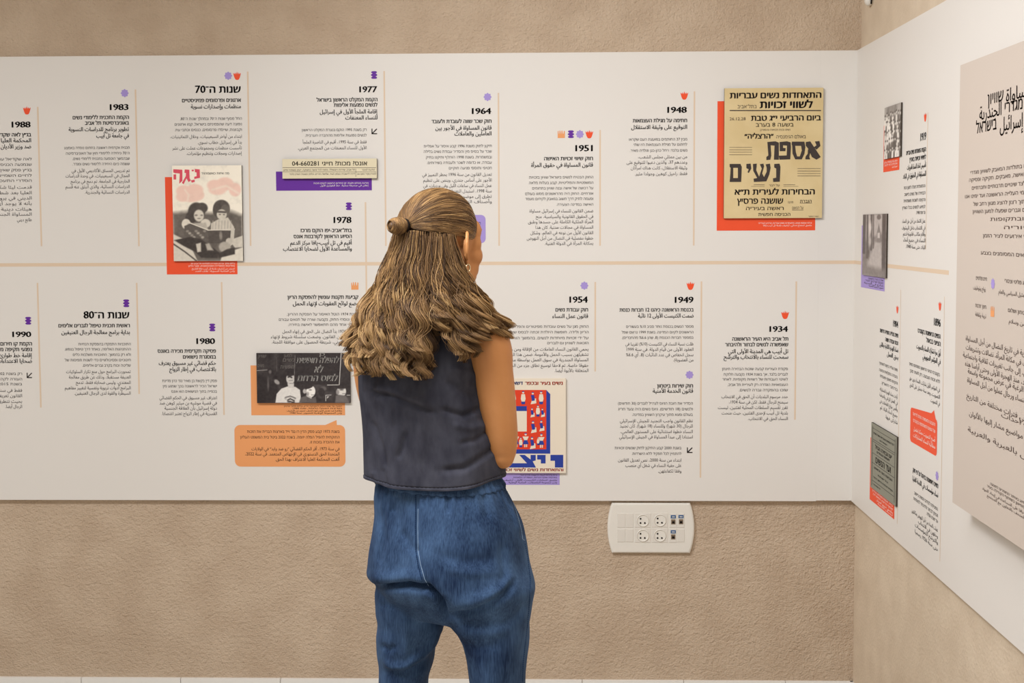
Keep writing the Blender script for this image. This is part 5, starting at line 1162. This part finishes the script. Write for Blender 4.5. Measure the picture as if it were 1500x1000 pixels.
cA = tone(np.clip(kA[:, None]+.12*(1-t)[None]+.06*np.sin(t*20+ph[:, None])[:, :], .1, 1))
strands('pulled_back_hair', P, .0008*np.clip(1.1-.3*t, .2, 1), cA, SCALP)
# the knot and its dark tie
KP = onhead(Kd, 1.02); kd = -hf*.95+up*.02-hr*.25; kd /= np.linalg.norm(kd); k1 = np.cross(kd, up); k1 /= np.linalg.norm(k1); k2 = np.cross(k1, kd)
tie = mat('dark_hair_tie', (30, 24, 22), .8, .1)
mesh_obj('hair_tie', *tube([KP+kd*.004+(k1*math.cos(a)+k2*math.sin(a))*.012 for a in np.linspace(0, 6.2832, 24)], .0042, 8), tie, SCALP, True)
nB, mB = 620, 40; tB = np.linspace(0, 1, mB)[None]; a0 = rng.rand(nB)[:, None]*6.28; l0 = rng.rand(nB)[:, None]
sgn = 1.0; turns = (1.1+.8*rng.rand(nB))[:, None]
ax_ = .005+.036*(.1+.9*l0)*np.sin(np.pi*(.08+.84*tB))**.8; rr_ = (.0050+.0135*np.sqrt(np.clip(np.sin(np.pi*np.clip(ax_/.045, .02, .98)), 0, 1)))*(.80+.25*rng.rand(nB))[:, None]
an_ = a0+turns*6.28*tB
PB_ = KP[None, None]+kd*ax_[..., None]+(k1*np.cos(an_)[..., None]+k2*(np.sin(an_)*.92)[..., None])*rr_[..., None]
kB = .46+.2*np.sin(an_*3+l0*9)+rng.normal(0, .12, nB)[:, None]
BUN = fast_mesh('hair_bun', *[np.array(q) for q in ellipsoid(KP+kd*.022, (.014, .013, .021), np.array([k1, k2, kd]), 24, 16)], hairm, WOMAN, True, np.tile(tone(np.array(.2)), (25*0+24*17, 1)))
strands('coiled_hair', PB_, .0009, tone(np.clip(kB, .05, 1)), BUN)

# the loose, wavy lengths: locks that hang from under the drawn-back part over the shoulders
SPX = at(634, 480, YP)
NG, NS, MP = 270, 60, 40
tl = np.linspace(0, 1, MP)
al = rng.uniform(-122, 63, NG); lvl = rng.rand(NG)**1.4           # lvl 0: outer locks from the parting; 1: from the nape
al[:46] = rng.uniform(42, 64, 46)
ar_ = np.radians(al)
dz = -.05+.17*np.clip(np.cos(ar_), 0, 1)-.6*lvl
rd = np.column_stack([np.sin(ar_), -np.cos(ar_), np.zeros(NG)]); rd = rd*np.sqrt(np.clip(1-dz**2, 0, 1))[:, None]; rd[:, 2] = dz
root = onhead(rd, .97)
wa = al-37; Wd = 1.25*wa+8+1.75*np.clip(al-44, 0, 99)+rng.normal(0, 5, NG); WT = np.radians(Wd)
rho = 1.0-.30*lvl*rng.rand(NG)+rng.normal(0, .03, NG)-.05*np.clip(Wd/60, 0, 1)-.16*np.exp(-((Wd-7)/9)**2)
tip = np.column_stack([SPX[0]+np.sin(WT)*.180*rho, SPX[1]-np.cos(WT)*.148*rho-.012, np.zeros(NG)])
tz = 1.245+.075*rng.rand(NG)**1.5
tz = np.where((Wd > 2) & (Wd < 17), 1.335+.05*rng.rand(NG), tz); tz = np.where((Wd >= 17) & (Wd < 40), 1.275+.06*rng.rand(NG), tz); tz = np.where((Wd >= 40), 1.315+.035*rng.rand(NG), tz); tz = np.where(Wd < -75, tz+.02, tz)
tip[:, 2] = tz
out = np.column_stack([np.sin(WT), -np.cos(WT), np.zeros(NG)])
p1 = root+(rd*np.array([1, 1, 0]))@HA*.010-up*.075; p2 = root+(tip-root)*.62+out*.004
s_ = tl[None, :, None]
G_ = (1-s_)**3*root[:, None]+3*s_*(1-s_)**2*p1[:, None]+3*s_**2*(1-s_)*p2[:, None]+s_**3*tip[:, None]
ln = np.linalg.norm(np.diff(G_, axis=1), axis=2).sum(1)
tang = np.column_stack([np.cos(WT), np.sin(WT), np.zeros(NG)])
lam = rng.uniform(.066, .098, NG); f0 = 3*np.sin(Wd*.11)+rng.normal(0, 1.5, NG)+lvl*4; amp = rng.uniform(.006, .0125, NG)
env = np.clip(.06+1.5*tl**1.35, 0, 1)[None]
phs = f0[:, None]+2*np.pi*ln[:, None]*(tl+.25*np.clip(tl-.80, 0, 1))[None]/lam[:, None]
curl = 1+.45*np.clip((tl-.8)/.2, 0, 1)[None]
G_ = G_+tang[:, None]*(amp[:, None]*env*curl*np.sin(phs))[..., None]+out[:, None]*(amp[:, None]*.75*env*curl*np.cos(phs)+.004)[..., None]
hook = np.clip((tl-.84)/.16, 0, 1)[None]
G_[:, :, 2] += amp[:, None]*.45*hook**2*(1+.5*np.sin(f0*3))[:, None]
# each lock is a bundle of strands that keeps together and follows its wave
off1, off2 = rng.normal(0, 1, (NG, NS, 1)), rng.normal(0, 1, (NG, NS, 1)); spread = (.0054*(1-.50*tl)*np.clip(.6+2*tl, 0, 1)+.0008)[None, None]
big = rng.uniform(.7, 1.45, (NG, 1, 1)); fly = np.where(rng.rand(NG, NS, 1) < .025, 2.0, 1.0)*big; tw = 1.2*tl[None, None]+f0[:, None, None]
ca, cb = off1*np.cos(tw)-off2*np.sin(tw), off1*np.sin(tw)+off2*np.cos(tw)
P = G_[:, None]+tang[:, None, None]*(ca*spread*fly)[..., None]+out[:, None, None]*(cb*spread*.8*fly)[..., None]
jit = rng.rand(NG, NS, 1)*6.28; fine = .0007*np.sin(jit+tl[None, None]*rng.uniform(10, 22, (NG, NS, 1)))*np.clip(tl*2, 0, 1)
P = P+tang[:, None, None]*fine[..., None]
sl = rng.normal(0, .022, (NG, NS, 1)); ti = np.clip(tl[None, None]*(1+sl), 0, 1)*(MP-1); i0 = np.minimum(ti.astype(int), MP-2); fr_ = (ti-i0)[..., None]
gi, si = np.arange(NG)[:, None, None], np.arange(NS)[None, :, None]
P = P[gi, si, i0]*(1-fr_)+P[gi, si, i0+1]*fr_
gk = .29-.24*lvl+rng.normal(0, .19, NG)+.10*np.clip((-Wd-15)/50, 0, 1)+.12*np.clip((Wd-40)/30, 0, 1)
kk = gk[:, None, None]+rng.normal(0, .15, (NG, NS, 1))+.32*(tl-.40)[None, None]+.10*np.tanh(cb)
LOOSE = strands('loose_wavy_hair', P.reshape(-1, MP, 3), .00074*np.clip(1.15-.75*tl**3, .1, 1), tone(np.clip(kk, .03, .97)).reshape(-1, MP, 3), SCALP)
# inner mass of the lengths, hides the wall; its dark tone paints in the shade between locks
nu, nv = 60, 26; aa = np.radians(np.linspace(-118, 58, nu)); V = []
for j in range(nv):
    s = j/(nv-1)
    for a in aa:
        r0 = onhead(np.array([math.sin(a)*.98, -math.cos(a)*.98, -.08]), .93); wd = 1.25*(math.degrees(a)-37)+8+.5*max(0, math.degrees(a)-46); wt = math.radians(wd)
        zt = 1.30 if wd < 0 else 1.36
        e = np.array([SPX[0]+math.sin(wt)*.140, SPX[1]-math.cos(wt)*.112-.012, zt]); V.append(r0+(e-r0)*s+np.array([math.sin(wt), -math.cos(wt), 0])*.012*math.sin(math.pi*s))
V = np.array(V); n1 = nu*nv
I = V.copy(); c = np.array([SPX[0], SPX[1], 0]); dd = (V-c)*np.array([1, 1, 0]); I = V-dd/np.linalg.norm(dd, axis=1, keepdims=True)*.01
q = np.array([(j*nu+i, j*nu+i+1, (j+1)*nu+i+1, (j+1)*nu+i) for j in range(nv-1) for i in range(nu-1)])
ed = []
for j in range(nv-1): ed += [(j*nu, (j+1)*nu, n1+(j+1)*nu, n1+j*nu), (j*nu+nu-1, n1+j*nu+nu-1, n1+(j+1)*nu+nu-1, (j+1)*nu+nu-1)]
for i in range(nu-1): ed += [(i, n1+i, n1+i+1, i+1), ((nv-1)*nu+i, (nv-1)*nu+i+1, n1+(nv-1)*nu+i+1, n1+(nv-1)*nu+i)]
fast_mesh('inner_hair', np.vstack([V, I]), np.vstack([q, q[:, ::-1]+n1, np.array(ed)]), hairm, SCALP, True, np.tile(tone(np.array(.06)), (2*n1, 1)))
